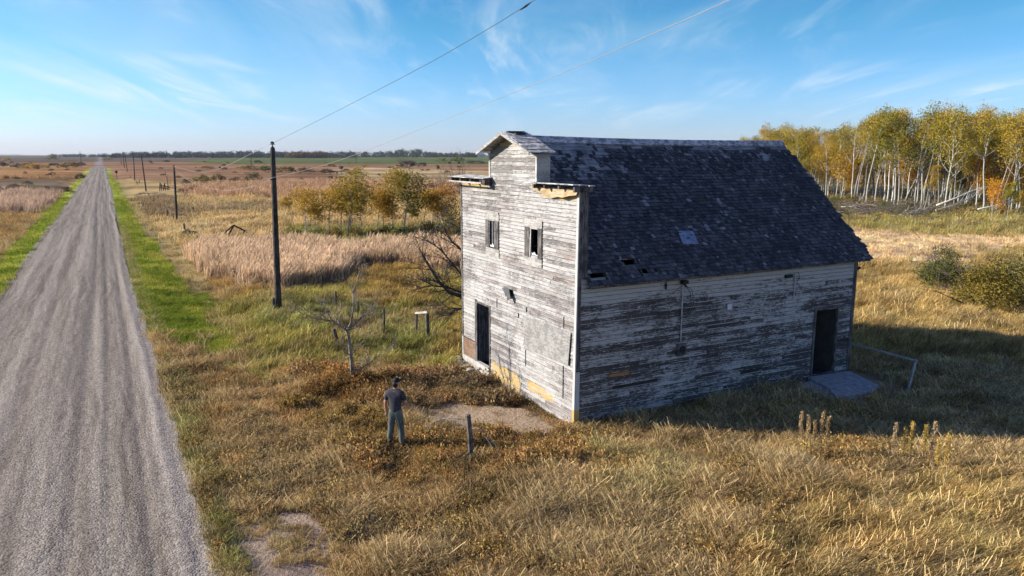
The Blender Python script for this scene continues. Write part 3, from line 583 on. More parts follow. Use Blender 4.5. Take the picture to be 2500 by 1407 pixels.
# ---- roof
EV = lambda x: (-0.22, 3.97 - 0.02 * x / L); RG = lambda x: (YM, 7.90 - 0.075 * x / L)
def roof_side(sign, detail):
    """sign -1: shaded right slope; +1: far left slope"""
    rr = random.Random(3 if sign < 0 else 4); mb = MB(); sh = MB(); x0 = 0.30
    def XE(t): return 11.58 + (11.27 - 11.58) * t            # rear edge runs in a little toward the ridge
    def pt(x, t, n=0.0):
        ey, ez = EV(x); ry, rz = RG(x)
        y = ey + (ry - ey) * t; z = ez + (rz - ez) * t; dy, dz = ry - ey, rz - ez; ln = math.hypot(dy, dz)
        z += -0.09 * math.sin(math.pi * min(max(x / L, 0), 1)) * t * 0.6
        y += -dz / ln * n; z += dy / ln * n
        if sign > 0: y = 2 * YM - y
        return (x, y, z)
    rows = 41; slope = 5.50
    holes = [(0.36, 0.95, 0.01, 0.07), (1.62, 2.22, 0.09, 0.135), (1.98, 2.34, 0.012, 0.055), (2.55, 2.80, 0.012, 0.055)] if sign < 0 else []
    def hole(x, t): return any(h[0] < x < h[1] and h[2] < t < h[3] for h in holes)
    # sheathing boards
    n = 30
    for k in range(n):
        t0, t1 = k / n, (k + 1) / n - 0.003
        segs = []; x = x0
        cuts = sorted({x0, XE(t0)} | {h[i] for h in holes for i in (0, 1) if h[2] < (t0 + t1) / 2 < h[3]})
        for i in range(len(cuts) - 1):
            if hole((cuts[i] + cuts[i + 1]) / 2, (t0 + t1) / 2): continue
            p = cuts[i]
            while p < cuts[i + 1] - .01:
                q = min(cuts[i + 1], p + rr.uniform(1.5, 4)); r = rr.random(); a = p; m_ = max(1, int((q - p)))
                for j in range(m_):
                    c, d = p + (q - p) * j / m_, p + (q - p) * (j + 1) / m_
                    sh.add([pt(c, t0, .0), pt(d, t0, .0), pt(d, t1, .0), pt(c, t1, .0), pt(c, t0, -.02), pt(d, t0, -.02), pt(d, t1, -.02), pt(c, t1, -.02)],
                           [(0, 1, 2, 3), (7, 6, 5, 4), (0, 4, 5, 1), (3, 2, 6, 7)] if sign < 0 else [(3, 2, 1, 0), (4, 5, 6, 7), (1, 5, 4, 0), (7, 6, 2, 3)], r)
                p = q
    # shingles
    for k in range(rows):
        t0 = -0.012 + k / rows; x = x0 + 0.01 - rr.random() * 0.05
        while x < XE(t0) + 0.02:
            w_ = rr.uniform(0.07, 0.18); xm = x + w_ / 2; t = t0 + rr.gauss(0, 0.0011); gone = 0.004; tear = False
            # bare area under the ridge toward the front, and a bare band along the ridge
            nz = float(vnoise(xm, t * 20, 0.7, 3 if sign < 0 else 9)); nz2 = float(vnoise(xm, t * 12, 0.35, 5))
            top = 0.955 - 0.13 * math.exp(-(xm / 1.8) ** 2) - 0.05 * math.exp(-(xm / 4.5) ** 4) - 0.05 * (nz - .5) - 0.11 * max(0, 1 - abs(xm - 9.9) / 1.8) * nz
            if t > top - 0.05 * nz2: gone = 0.97
            elif t > top - 0.20 and xm < 3.6: gone = 0.42 * nz * 1.6
            elif t > 0.80: gone = 0.12 * nz * 2
            if hole(xm, t + 0.012): gone = 1.0
            if rr.random() > gone:
                th = 0.016 + rr.random() * 0.012; lift = 0.010 if rr.random() > 0.1 else 0.026; ex = 1.35 / rows
                skew = rr.gauss(0, 0.0035) * (2.6 if t > 0.7 else 1)
                r = rr.random(); r = r * 0.88 if rr.random() > 0.07 else 0.92 + 0.08 * rr.random()
                c, d = x + 0.004, x + w_ - 0.004
                a = [pt(c, t, lift + th), pt(d, t + skew, lift + th), pt(d, t + ex, 0.008), pt(c, t + ex, 0.008), pt(c, t, lift), pt(d, t + skew, lift), pt(d, t + ex, .003), pt(c, t + ex, .003)]
                fc = [(0, 1, 2, 3), (0, 4, 5, 1), (1, 5, 6, 2), (0, 3, 7, 4)]
                fc = fc if sign < 0 else [f[::-1] for f in fc]; r = .12 + .88 * r
                mb.add(a, fc, r); mb.r[-3] = 0.0  # butt face coloured near-black to stand for the shadow under each course
            x += w_
    return mb, sh, pt, XE
mb, sh, ptR, XE = roof_side(-1, True)
roof = mb.build('roof', M['shingle'], store); sh.build('roof_boards', M['sheath'], roof)
mb, sh2, ptL, _ = roof_side(1, False)
roofl = mb.build('roof', M['shingle'], store); sh2.build('roof_boards', M['sheath'], roofl)
# ridge boards
b = MB()
for i, (xa, xb) in enumerate([(0.30, 3.3), (3.31, 6.6), (6.61, 9.2), (9.21, 11.28)]):
    for pt in (ptR, ptL):
        v = [pt(xa, 0.955, .035), pt(xb, 0.955, .035), pt(xb, 1.003, .04), pt(xa, 1.003, .04), pt(xa, 0.955, .015), pt(xb, 0.955, .015), pt(xb, 1.003, .018), pt(xa, 1.003, .018)]
        b.add(v, [(0, 1, 2, 3), (7, 6, 5, 4), (0, 4, 5, 1), (3, 2, 6, 7), (1, 5, 6, 2), (0, 3, 7, 4)], R_.random())
b.build('ridge_board', M['trim_horiz'], roof)
# eave fascia, rafters seen through holes, rake boards at the rear
b = MB()
for i in range(4):
    xa, xb = 0.28 + i * 2.82, 0.28 + (i + 1) * 2.82 - 0.01
    za, zb = EV(xa)[1], EV(xb)[1]
    b.add([(xa, -.235, za - .10), (xb, -.235, zb - .10), (xb, -.235, zb - .005), (xa, -.235, za - .005), (xa, -.21, za - .10), (xb, -.21, zb - .10), (xb, -.21, zb - .005), (xa, -.21, za - .005)],
          [(0, 1, 2, 3), (7, 6, 5, 4), (0, 4, 5, 1), (3, 2, 6, 7), (1, 5, 6, 2), (0, 3, 7, 4)], R_.random())
b.build('eave_board', M['trim_bare'], roof)
b = MB()
for i in range(19):
    x = 0.35 + i * 0.6
    p = np.array(ptR(x, 0.0, -0.08)); q = np.array(ptR(x, 0.97, -0.08)); b.beam(p, q, 0.045, 0.10, up=(0, -1, 1))
    p = np.array(ptL(x, 0.0, -0.08)); q = np.array(ptL(x, 0.97, -0.08)); b.beam(p, q, 0.045, 0.10, up=(0, 1, 1))
b.build('rafter', M['trim_bare'], roof)
b = MB()
for pt in (ptR, ptL):
    v = [pt(11.56, 0, 0.0), pt(11.255, 1.0, 0.0), pt(11.255, 1.0, -.11), pt(11.56, 0, -.11)]; v2 = [(p[0] - .025, p[1], p[2]) for p in v]
    b.add(v + v2, [(0, 1, 2, 3), (7, 6, 5, 4), (0, 4, 5, 1), (3, 2, 6, 7)])
b.build('rake_board', M['trim_bare'], roof)
# soffit boards joining wall top to roof edge
b = MB(); b.box(0.3, 11.5, -0.205, 0.03, 3.845, 3.855); b.build('soffit', M['trim_bare'], roof)
# tin patch lower on the shaded slope
b = MB(); q = [ptR(4.05, .20, .045), ptR(4.62, .195, .05), ptR(4.70, .285, .04), ptR(4.12, .29, .045)]; q2 = [(p[0], p[1], p[2] - .008) for p in q]
b.add(q + q2, [(0, 1, 2, 3), (0, 4, 5, 1), (1, 5, 6, 2), (3, 2, 6, 7), (0, 3, 7, 4)]); tag(b.build('tin_patch', M['metal'], roof), 'pale tin patch on the shingles')
# ---- fittings on the shaded wall
cd = MB(); cd.tube([(3.60, -0.06, 3.78), (3.60, -0.06, 2.0)], [0.020, 0.020], 8); c1 = cd.build('conduit', M['pipe'], store)
b = MB(); b.box(3.48, 3.80, -0.10, -0.03, 1.58, 1.93); b.build('meter_plate', M['trim_bare'], c1)
b = MB(); b.tube([(3.65, -0.10, 1.76), (3.65, -0.125, 1.76)], [0.11, 0.11], 14); b.build('meter_hole', M['cable'], c1)
b = MB(); b.obox((3.60, -0.12, 3.76), (0.09, 0, 0), (0, 0.08, 0), (0, 0, 0.05)); b.tube([(3.6, -.12, 3.73), (3.62, -.16, 3.62)], [.05, .02], 7); b.build('weatherhead', M['cable'], c1)
b = MB(); b.tube([(3.62, -.16, 3.66), (3.78, -.18, 3.45), (3.86, -.16, 3.1), (3.78, -.12, 2.85), (3.58, -.09, 2.72), (3.45, -.08, 2.66)], [.010] * 6, 5); b.tube([(3.64, -.16, 3.66), (3.84, -.2, 3.5), (3.92, -.18, 3.1), (3.84, -.14, 2.82), (3.6, -.1, 2.66)], [.008] * 5, 5)
b.tube([(3.55, -.14, 3.70), (3.1, -.08, 3.40), (2.6, -.05, 3.22)], [.006] * 3, 4); b.build('service_cable', M['cable'], c1)
cd = MB(); cd.tube([(8.20, -0.05, 3.70), (8.20, -0.05, 2.8)], [0.018, 0.018], 8); c2 = cd.build('conduit', M['pipe'], store)
b = MB(); b.tube([(8.2, -.05, 3.68), (8.32, -.08, 3.66), (8.36, -.08, 3.5), (8.28, -.06, 3.35), (8.45, -.05, 3.22)], [.009] * 5, 5); b.build('service_cable', M['cable'], c2)
b = MB(); b.box(7.75, 8.05, -0.10, -0.03, 3.54, 3.64); b.build('junction_box', M['cable'], store)
b = MB(); b.tube([(2.98, -.06, 3.82), (2.98, -.06, 3.74)], [.014, .014], 6); b.tube([(2.98, -.06, 3.74), (2.98, -.06, 3.60)], [.034, .03], 8); b.build('insulator', M['cable'], store)
b = MB(); b.obox((5.47, -0.04, 2.84), (0.085, 0, 0), (0, 0.012, 0), (0, 0, 0.085)); b.build('white_plaque', M['white_box'], store)
b = MB(); b.tube([(L + 0.02, 0.1, 3.48), (L + 0.28, 0.05, 3.60)], [0.045, 0.045], 8); b.build('vent_pipe', M['cable'], store)
# side doorway
sd = empty('doorway', (0, 0, 0)); sd.parent = store
b = MB(); b.box(9.25, 9.34, -0.045, 0.02, 0.08, 2.44, .5); b.box(10.35, 10.43, -0.045, 0.02, 0.08, 2.42, .4); b.box(9.34, 10.35, -0.045, 0.02, 2.37, 2.43, .3); b.build('door_frame', M['trim_bare'], sd)
b = MB(); b.box(9.25, 10.45, -0.09, 0.05, 0.03, 0.11); b.build('threshold', M['trim_bare'], sd)
b = MB(); b.add([(10.34, 0.03, .12), (9.98, 0.80, .12), (9.98, 0.80, 2.33), (10.34, 0.03, 2.33), (10.30, 0.02, .12), (9.94, .79, .12), (9.94, .79, 2.33), (10.30, .02, 2.33)], [(0, 1, 2, 3), (7, 6, 5, 4), (0, 3, 7, 4), (3, 2, 6, 7), (1, 5, 6, 2)]); b.build('inner_door', M['interior'], sd)
# concrete landings beside the side door
def slab(name, px, z0, z1, label, tilt=0.0):
    P = [gnd(u, v, z1) for (u, v) in px]; mb = MB(); n = len(P); c = sum(P) / n
    P2 = [(p - c) for p in P]; vs = [(p[0], p[1], 0.0 + tilt * p[0]) for p in P2] + [(p[0], p[1], z0 - z1) for p in P2]
    fs = [tuple(range(n))[::-1], tuple(range(n, 2 * n))] + [(i, (i + 1) % n, n + (i + 1) % n, n + i) for i in range(n)]
    mb.add(vs, [f[::-1] for f in fs]); o = mb.build(name, M['concrete'], None, loc=tuple(c)); o.location.z = z1
    md = o.modifiers.new('bevel', 'BEVEL'); md.width = 0.025; md.segments = 2
    return tag(o, label, 'concrete slab')
slab('concrete_slab', [(1972, 920), (2074, 905), (2146, 940), (2128, 958), (2040, 966), (2020, 945)], -0.2, 0.14, 'large concrete landing slab at the foot of the side doorway')
slab('concrete_slab', [(1930, 940), (1992, 928), (2040, 964), (1992, 974)], -0.25, 0.05, 'smaller sunken concrete slab tilted in the grass before the landing', 0.06)
# pale hand rail beside the landing
pf = gnd(2213, 962); tp = at_dist(2236, 880, pf[1] + 0.1); wl = b2w(L + 0.15, 0.4, 0.98)
rl = empty('hand_rail', (pf[0], pf[1], 0), 0, 'weathered lumber hand rail sloping from the rear corner to a leaning post', 'railing')
b = MB(); b.beam((0, 0, -0.1), np.array([tp[0] - pf[0], tp[1] - pf[1], tp[2]]), 0.05, 0.08, up=(0, 1, 0)); b.build('post', M['trim_pale'], rl)
b = MB(); b.beam(np.array([wl[0] - pf[0], wl[1] - pf[1], wl[2]]), np.array([tp[0] - pf[0] + .05, tp[1] - pf[1], tp[2] - .02]), 0.045, 0.05); b.build('rail', M['trim_pale'], rl)
# foundation rubble at the doorway corner
def rock(mb, c, r, rr):
    import itertools
    vs = []; fs = []; n1, n2 = 5, 8
    for i in range(n1):
        th = math.pi * (i + 0.5) / n1
        for j in range(n2):
            ph = 2 * math.pi * j / n2; k = r * rr.uniform(0.75, 1.2)
            vs.append((c[0] + k * math.sin(th) * math.cos(ph) * 1.3, c[1] + k * math.sin(th) * math.sin(ph), c[2] + k * 0.6 * math.cos(th)))
    for i in range(n1 - 1):
        for j in range(n2): fs.append((i * n2 + j, i * n2 + (j + 1) % n2, (i + 1) * n2 + (j + 1) % n2, (i + 1) * n2 + j)[::-1])
    fs.append(tuple(range(n2))); fs.append(tuple(range((n1 - 1) * n2, n1 * n2))[::-1]); mb.add(vs, fs, rr.random())
rr = random.Random(2)
for i, (x, y, r, lab) in enumerate([(-0.25, 7.45, .24, 'largest pale rubble stone at the outer corner of the front wall'), (-0.28, 6.95, .20, 'pale rubble stone beside the corner stone under the brown panel'), (-0.30, 6.5, .17, 'pale rubble stone between two others below the front doorway'), (-0.32, 6.05, .14, 'smallest rubble stone just left of the door threshold')]):
    b = MB(); rock(b, (0, 0, 0), r, rr); P = b2w(x, y, 0.07); o = b.build('stone', M['stone'], None, smooth=False, loc=tuple(P)); tag(o, lab, 'stone', 'rubble stones under the front wall')
# ------------------------------------------------------------------ terrain with species colours
def latal(x, y): return x * RP[0] + y * RP[1], x * RD[0] + y * RD[1]
def sstep(x, a, b):
    t = np.clip((x - a) / (b - a), 0, 1); return t * t * (3 - 2 * t)
def height(x, y):
    x = np.asarray(x, float); y = np.asarray(y, float); la, al = latal(x, y); d = np.hypot(x, y)
    inroad = (la > -5.6) & (la < 1.25)
    edge = np.where(la > -2.2, la - 1.25, -5.6 - la)
    h = -0.28 * sstep(edge, 0.0, 2.2) + 0.28 * sstep(edge, 2.6, 5.5) * 1.0
    h = np.where(al < 26, h * 0.35, h)
    h = h * (al < 480)
    bmp = (fbm(x, y, 5, 1, 3) - 0.5) * 0.30 + (fbm(x, y, 1.5, 4, 2) - 0.5) * 0.24
    # keep it level round the store and the road
    bx, by = (x - A0[0]) * US[0] + (y - A0[1]) * US[1], (x - A0[0]) * UA[0] + (y - A0[1]) * UA[1]
    inside = np.maximum(np.maximum(-bx - .3, bx - 11.4), np.maximum(-by - .3, by - 7.6))
    lev = sstep(inside, 0.0, 2.5); bmp = bmp * lev * sstep(edge, 0.0, 1.5)
    far = sstep(d, 150, 600); bmp = bmp * (1 - far)
    roll = (fbm(x, y, 900, 8, 3) - 0.5) * 5.0 * sstep(d, 900, 2600)
    return h + bmp + roll - 0.03
def inpoly(px, py, poly):
    n = len(poly); c = np.zeros(px.shape, bool); j = n - 1
    for i in range(n):
        xi, yi = poly[i]; xj, yj = poly[j]
        if yi != yj:
            c ^= ((yi > py) != (yj > py)) & (px < (xj - xi) * (py - yi) / (yj - yi) + xi)
        j = i
    return c
# ground zones in photo coordinates (turned into ground positions below): name, colour, species, polygon
Z = [
 ('straw', (.29, .21, .105), 0, [(-3000, 380), (5000, 380), (5000, 6000), (-3000, 6000)]),
 ('far', (.20, .17, .13), 5, [(-3000, 376), (5000, 376), (5000, 396), (-3000, 396)]),
 ('farleft', (.13, .105, .085), 5, [(-3000, 378), (620, 378), (620, 398), (-3000, 398)]),
 ('rust', (.24, .145, .085), 5, [(-3000, 396), (5000, 396), (5000, 412), (-3000, 412)]),
 ('greenfar', (.105, .125, .055), 5, [(440, 396), (520, 388), (640, 384), (1230, 378.8), (1700, 378.8), (1700, 402), (1150, 402), (900, 401), (600, 402)]),
 ('reedfar', (.27, .16, .095), 5, [(270, 404), (760, 404), (760, 412), (1250, 409), (1250, 440), (270, 440)]),
 ('reddish', (.24, .13, .075), 5, [(290, 396), (600, 402), (800, 402), (800, 407), (290, 405)]),
 ('palestraw', (.42, .31, .17), 5, [(790, 416), (900, 410), (1300, 420), (1300, 446), (1000, 448), (840, 434)]),
 ('bedmid', (.30, .175, .115), 4, [(440, 460), (520, 453), (690, 447), (860, 445), (1180, 450), (1180, 480), (880, 484), (640, 486), (500, 480)]),
 ('flat', (.36, .26, .125), 5, [(300, 436), (440, 452), (500, 480), (700, 486), (1200, 480), (1200, 600), (420, 600), (350, 510)]),
 ('brownflat', (.135, .095, .062), 5, [(322, 470), (420, 478), (480, 520), (420, 540), (350, 520)]),
 ('brownflat2', (.19, .14, .085), 5, [(470, 497), (690, 497), (690, 515), (500, 520)]),
 ('paleflat', (.40, .30, .16), 5, [(380, 548), (560, 540), (560, 560), (430, 575)]),
 ('greenunder', (.20, .19, .06), 3, [(660, 556), (1130, 545), (1190, 608), (640, 612)]),
 ('reedbed', (.40, .28, .20), 4, [(425, 632), (470, 614), (560, 608), (690, 606), (860, 604), (1190, 602), (1190, 650), (1050, 664), (860, 668), (720, 692), (640, 700), (560, 690), (500, 672), (455, 648)]),
 ('goldstrip', (.27, .17, .06), 0, [(400, 610), (455, 650), (560, 695), (640, 720), (560, 740), (470, 700), (400, 640)]),
 ('yellowgreen', (.235, .205, .055), 3, [(440, 700), (560, 712), (700, 706), (860, 690), (1050, 668), (1190, 650), (1190, 930), (1040, 900), (900, 890), (760, 900), (640, 900), (560, 790)]),
 ('goldpatch', (.27, .185, .055), 3, [(840, 640), (1060, 655), (1060, 735), (850, 745)]),
 ('greener', (.19, .195, .055), 3, [(620, 735), (900, 730), (1080, 800), (1080, 880), (850, 870), (640, 800)]),
 ('rustweeds', (.26, .15, .055), 2, [(720, 905), (860, 900), (960, 935), (960, 985), (800, 1000), (720, 960)]),
 ('rustweeds2', (.22, .135, .065), 2, [(960, 905), (1120, 895), (1240, 940), (1290, 985), (1150, 1000), (1000, 960)]),
 ('pinkdead', (.40, .29, .20), 1, [(990, 975), (1130, 960), (1160, 1050), (1080, 1080), (1010, 1010)]),
 ('rustweeds3', (.25, .155, .06), 2, [(880, 1075), (1050, 1070), (1400, 1060), (1440, 1110), (1250, 1170), (930, 1160)]),
 ('rustleft', (.27, .165, .065), 1, [(420, 900), (700, 900), (760, 1000), (820, 1260), (500, 1240)]),
 ('golden', (.235, .165, .055), 2, [(700, 990), (960, 1010), (980, 1080), (820, 1090), (700, 1050)]),
 ('dirt', (.28, .205, .14), 6, [(1010, 972), (1120, 962), (1240, 980), (1345, 1014), (1400, 1050), (1380, 1072), (1270, 1076), (1140, 1058), (1040, 1022)]),
 ('dirt2', (.30, .225, .16), 6, [(1095, 905), (1200, 905), (1190, 935), (1110, 935)]),
 ('shortgold', (.29, .20, .095), 1, [(440, 1100), (840, 1130), (930, 1240), (1060, 1560), (440, 1560)]),
 ('browngold', (.28, .20, .10), 0, [(860, 1170), (1300, 1150), (1500, 1230), (1500, 1500), (1060, 1560), (880, 1260)]),
 ('gravelspill', (.27, .20, .145), 6, [(440, 1250), (640, 1238), (820, 1272), (900, 1340), (900, 1800), (440, 1800)]),
 ('foregreen', (.27, .22, .10), 0, [(1420, 1100), (1640, 1090), (1600, 1200), (1430, 1190)]),
 ('forerightgold', (.28, .205, .085), 3, [(1880, 1250), (2500, 1150), (2700, 1500), (1850, 1500)]),
 ('fieldright', (.29, .22, .08), 3, [(2030, 500), (2800, 500), (3200, 800), (2600, 900), (2060, 870)]),
 ('oliveright', (.235, .20, .065), 3, [(1950, 480), (5000, 470), (5000, 588), (2300, 572), (2020, 552)]),
 ('paleright', (.56, .40, .23), 1, [(2040, 556), (2300, 574), (5000, 590), (5000, 622), (2400, 606), (2280, 640), (2060, 640)]),
 ('darkgrove', (.13, .105, .045), 2, [(1850, 455), (5000, 440), (5000, 500), (2100, 525), (1950, 520)]),
 ('goldright', (.31, .22, .085), 3, [(2080, 645), (2250, 645), (2400, 760), (2560, 800), (2560, 860), (2300, 850), (2060, 820)]),
 ('leftfield', (.30, .18, .085), 5, [(-3000, 405), (225, 405), (170, 480), (-3000, 900)]),
 ('leftreed', (.30, .17, .08), 4, [(-3000, 409), (200, 412), (180, 436), (-3000, 446)]),
 ('leftflat', (.16, .12, .08), 5, [(-3000, 446), (180, 436), (150, 468), (-3000, 480)]),
 ('leftreed2', (.34, .235, .19), 4, [(-3000, 478), (140, 470), (128, 492), (70, 514), (-40, 520), (-3000, 560)]),
 ('leftgold', (.32, .20, .075), 0, [(-3000, 560), (-40, 520), (80, 514), (40, 560), (-60, 640), (-3000, 1600)]),
]
def zones(x, y):
    """species index and colour at ground positions"""
    x = np.asarray(x, float); y = np.asarray(y, float); la, al = latal(x, y)
    j1 = (fbm(x, y, 2.5, 21, 3) - .5); j2 = (fbm(x, y, 2.5, 27, 3) - .5); d = np.hypot(x, y)
    j3 = (fbm(x, y, .5, 23, 3) - .5); j4 = (fbm(x, y, .5, 29, 3) - .5)
    xx = x + j1 * np.clip(d * 0.10, 1.6, 12) + j3 * 1.1; yy = y + j2 * np.clip(d * 0.10, 1.6, 12) + j4 * 1.1
    yq = np.maximum(yy, 2.0)
    P = np.stack([xx, yq, -CAMH + 0 * xx], -1); dep = P @ Fv; dep = np.maximum(dep, 0.5)
    px = 1250 + FPX * (P @ Rv) / dep; py = 703.5 - FPX * (P @ Uv) / dep
    col = np.zeros(x.shape + (3,)); col[:] = (.26, .185, .095); sp = np.zeros(x.shape, int)
    for nm, c, s, poly in Z:
        m = inpoly(px, py, poly); col[m] = c; sp[m] = s
    # mown verges, bright green
    edr = la + (fbm(x, y, 3, 31, 2) - .5) * 0.5 - 0.22 * (1 - sstep(al, 25, 55)); dith = fbm(x, y, .7, 39, 2)
    inner = np.where(al > 75, 2.9 + 0 * la, 3.5)
    vr = (edr > 1.0 + np.maximum(0, 33 - al) * .35) & (edr < inner) & (al > 27 + (fbm(x, y, 2, 33) - .5) * 7) & (al < 475) & (dith > .58 - sstep(al, 27, 36) * .6)
    vr2 = (edr > 1.0 + np.maximum(0, 33 - al) * .35) & (edr < 4.5 + (fbm(x, y, 2, 35) - .5) * 1.6) & (al > 24) & (al < 44) & (dith > .62 - sstep(al, 24, 36) * .35 + sstep(edr, 3.2, 4.6) * .2)
    vl = (edr > -7.25) & (edr < -5.3) & (al < 475)
    mixg = sstep(fbm(x, y, 1.6, 37, 3), .35, .7)[..., None]
    gcol = np.array([.19, .245, .03]) * (1 - mixg) + np.array([.38, .38, .07]) * mixg
    for m, k in ((vr2, .75), (vr, 1.0), (vl, 1.0)):
        if m.any(): col[m] = (gcol * k + np.array([.15, .16, .05]) * (1 - k))[m]; sp[m] = 7
    br = (edr > 1.0) & (edr < 1.7) & (al <= 27) & (al > 17.2); col[br] = (.15, .14, .05); sp[br] = 1
    # straw edge outside the right verge
    st = (edr > inner) & (edr < inner + 1.6) & (al > 44) & (al < 260); col[st] = (.30, .235, .11); sp[st] = 1
    road = (la > -5.45) & (la < 1.0 + .2 * (1 - sstep(al, 25, 55))); sp[road] = 6; col[road] = (.24, .21, .195)
    bx, by = (x - A0[0]) * US[0] + (y - A0[1]) * US[1], (x - A0[0]) * UA[0] + (y - A0[1]) * UA[1]
    ins = (bx > -0.03) & (bx < L + .05) & (by > -.05) & (by < W + .05); sp[ins] = -1
    return sp, col
# polar sheet, fine in front of the camera and fine near it
ang = np.concatenate([np.arange(-180, -44, 4.0), np.arange(-44, 44, 0.22), np.arange(44, 180.1, 4.0)]); ang = np.radians(ang)
rad = np.concatenate([[0.0], np.geomspace(2.5, 9000, 620)])
AA, RR = np.meshgrid(ang, rad, indexing='xy')
gx = RR * np.sin(AA); gy = RR * np.cos(AA)
gz = height(gx, gy)
la_, al_ = latal(gx, gy); on = (la_ > -5.3) & (la_ < 0.9) & (al_ < 486); gz = np.where(on, gz - 0.05, gz)
sp_, col_ = zones(gx, gy)
# patchiness of the sward itself
pv = fbm(gx, gy, 7, 41, 4); pv2 = fbm(gx, gy, 60, 45, 3); pv3 = fbm(gx * .35 + gy * .2, gy, 16, 47, 4); fd = sstep(np.hypot(gx, gy), 60, 220); k_ = 0.62 + 0.5 * pv + 0.30 * pv2; k_ = k_ * (1 + fd * (pv3 - .5) * 1.5); col_ = np.clip(col_ * k_[..., None], 0.01, 1); rus = (sstep(fbm(gx * .3, gy, 30, 49, 3), .5, .7) * fd * .3 * (al_ < 700))[..., None]; col_ = col_ * (1 - rus) + np.array([.20, .115, .07]) * rus
nr, na = RR.shape; idx = np.arange(nr * na).reshape(nr, na)
F = np.stack([idx[:-1, :-1], idx[:-1, 1:], idx[1:, 1:], idx[1:, :-1]], -1).reshape(-1, 4)[:, ::-1]
V = np.stack([gx, gy, gz], -1).reshape(-1, 3)
g = np_mesh('ground', V, F, M['ground'], {'zone': ('FLOAT_COLOR', 'POINT', np.concatenate([col_.reshape(-1, 3), np.ones((nr * na, 1))], 1))})
g.data.polygons.foreach_set('use_smooth', np.ones(len(F), bool)); tag(g, kind='structure')
# gravel road: crowned sheet with tyre ruts and windrows of loose gravel
def road_edge_r(al): return 1.12 + 0.22 * (1 - sstep(al, 25, 55)) + 0.16 * (fbm(al, al * 0, 6, 51, 3) - .5) * 2 + 0.10 * np.sin(al / 9.0) - 0.25 * sstep(al, 40, 60) + 0.25 * sstep(al, 80, 130)
def road_edge_l(al): return -5.55 + 0.25 * (fbm(al, al * 0, 5, 55, 3) - .5) * 2
als = np.concatenate([np.arange(-60, 0, 2.0), np.arange(0, 60, 0.2), np.geomspace(60, 497, 420)]); nu = 130; us = np.linspace(0, 1, nu)
LA = road_edge_l(als)[:, None] * (1 - us) + road_edge_r(als)[:, None] * us; AL = np.repeat(als[:, None], nu, 1)
c_ = (LA + 2.2) / 3.4; hz = 0.05 * (1 - c_ ** 2)
ruts = 0; 
for (c0, wd, dp) in ((-4.0, .22, .022), (-2.55, .20, .020), (-1.1, .18, .03), (-0.55, .13, .022), (0.1, .12, .02), (-3.3, .12, .012)):
    cc = c0 + 0.15 * np.sin(AL / 23 + c0); ruts = ruts - dp * np.exp(-((LA - cc) / wd) ** 2)
wr = 0.035 * np.exp(-((LA - (0.62 + 0.12 * np.sin(AL / 11))) / .16) ** 2) + .018 * np.exp(-((LA + 1.75) / .2) ** 2)
rough = (fbm(LA * 3, AL * 1.0, .5, 61, 3) - .5) * 0.035
hz = hz + ruts + wr + rough; hz = hz - 0.05 * (np.maximum(0, np.abs(us - .5) * 2 - .985) / .015)[None, :] - 0.01
X_ = LA * 1.0; V = np.stack([X_, AL, hz + 0.005], -1).reshape(-1, 3); nr, na = LA.shape; idx = np.arange(nr * na).reshape(nr, na)
F = np.stack([idx[:-1, :-1], idx[:-1, 1:], idx[1:, 1:], idx[1:, :-1]], -1).reshape(-1, 4)
rdm = np_mesh('gravel_road', V, F, M['gravel']); rdm.rotation_euler = (0, 0, -YR); tag(rdm, kind='structure')
rdm.data.polygons.foreach_set('use_smooth', np.ones(len(F), bool))
# the cross road beyond
b = MB(); q = []
for s in np.linspace(-420, 420, 61):
    c = RD * 492 + RP * s; q.append(c)
for i in range(60):
    w1_ = RD * 4.5; b.add([q[i] - w1_ + [0, 0, .03], q[i + 1] - w1_ + [0, 0, .03], q[i + 1] + w1_ + [0, 0, .03], q[i] + w1_ + [0, 0, .03]], [(0, 1, 2, 3)])
o = b.build('cross_road', M['gravel']); tag(o, kind='structure')
# distant low hills on the horizon
def hill_mat():
    m, nt, bb, o = newmat('hills'); v = nt.obj(); f = nt.noise(v, 0.004, 5, 0.65, (1, 1, 12))
    setc(nt, bb, nt.mix(nt.ramp(f, .46, .56), (.13, .15, .17), (.50, .47, .42))); bb.inputs['Roughness'].default_value = 1; return m
mh = hill_mat(); xs = np.linspace(-9500, 1200, 240); V = []; F = []
for j, (yy, sc_) in enumerate(((7600, 0), (7900, 1), (8300, 0))):
    hh = (8 + 62 * np.clip(fbm(xs + 300, xs * 0, 1700, 71, 4) - .36, 0, 1) * 2.0 * sstep(-xs, 900, 3300)) * (1 if sc_ else 0) - (0 if sc_ else 6)
    V += [(x, yy - 0.25 * x * 0, h) for x, h in zip(xs, hh)]
for j in range(2):
    for i in range(239): a = j * 240 + i; F.append((a, a + 1, a + 241, a + 240))
h = np_mesh('hills', np.array(V), np.array(F), mh); tag(h, kind='structure')
def gz_at(x, y): return float(height(np.array([x]), np.array([y]))[0])
def on_ground(u, v):
    P = gnd(u, v); return P[0], P[1], gz_at(P[0], P[1])
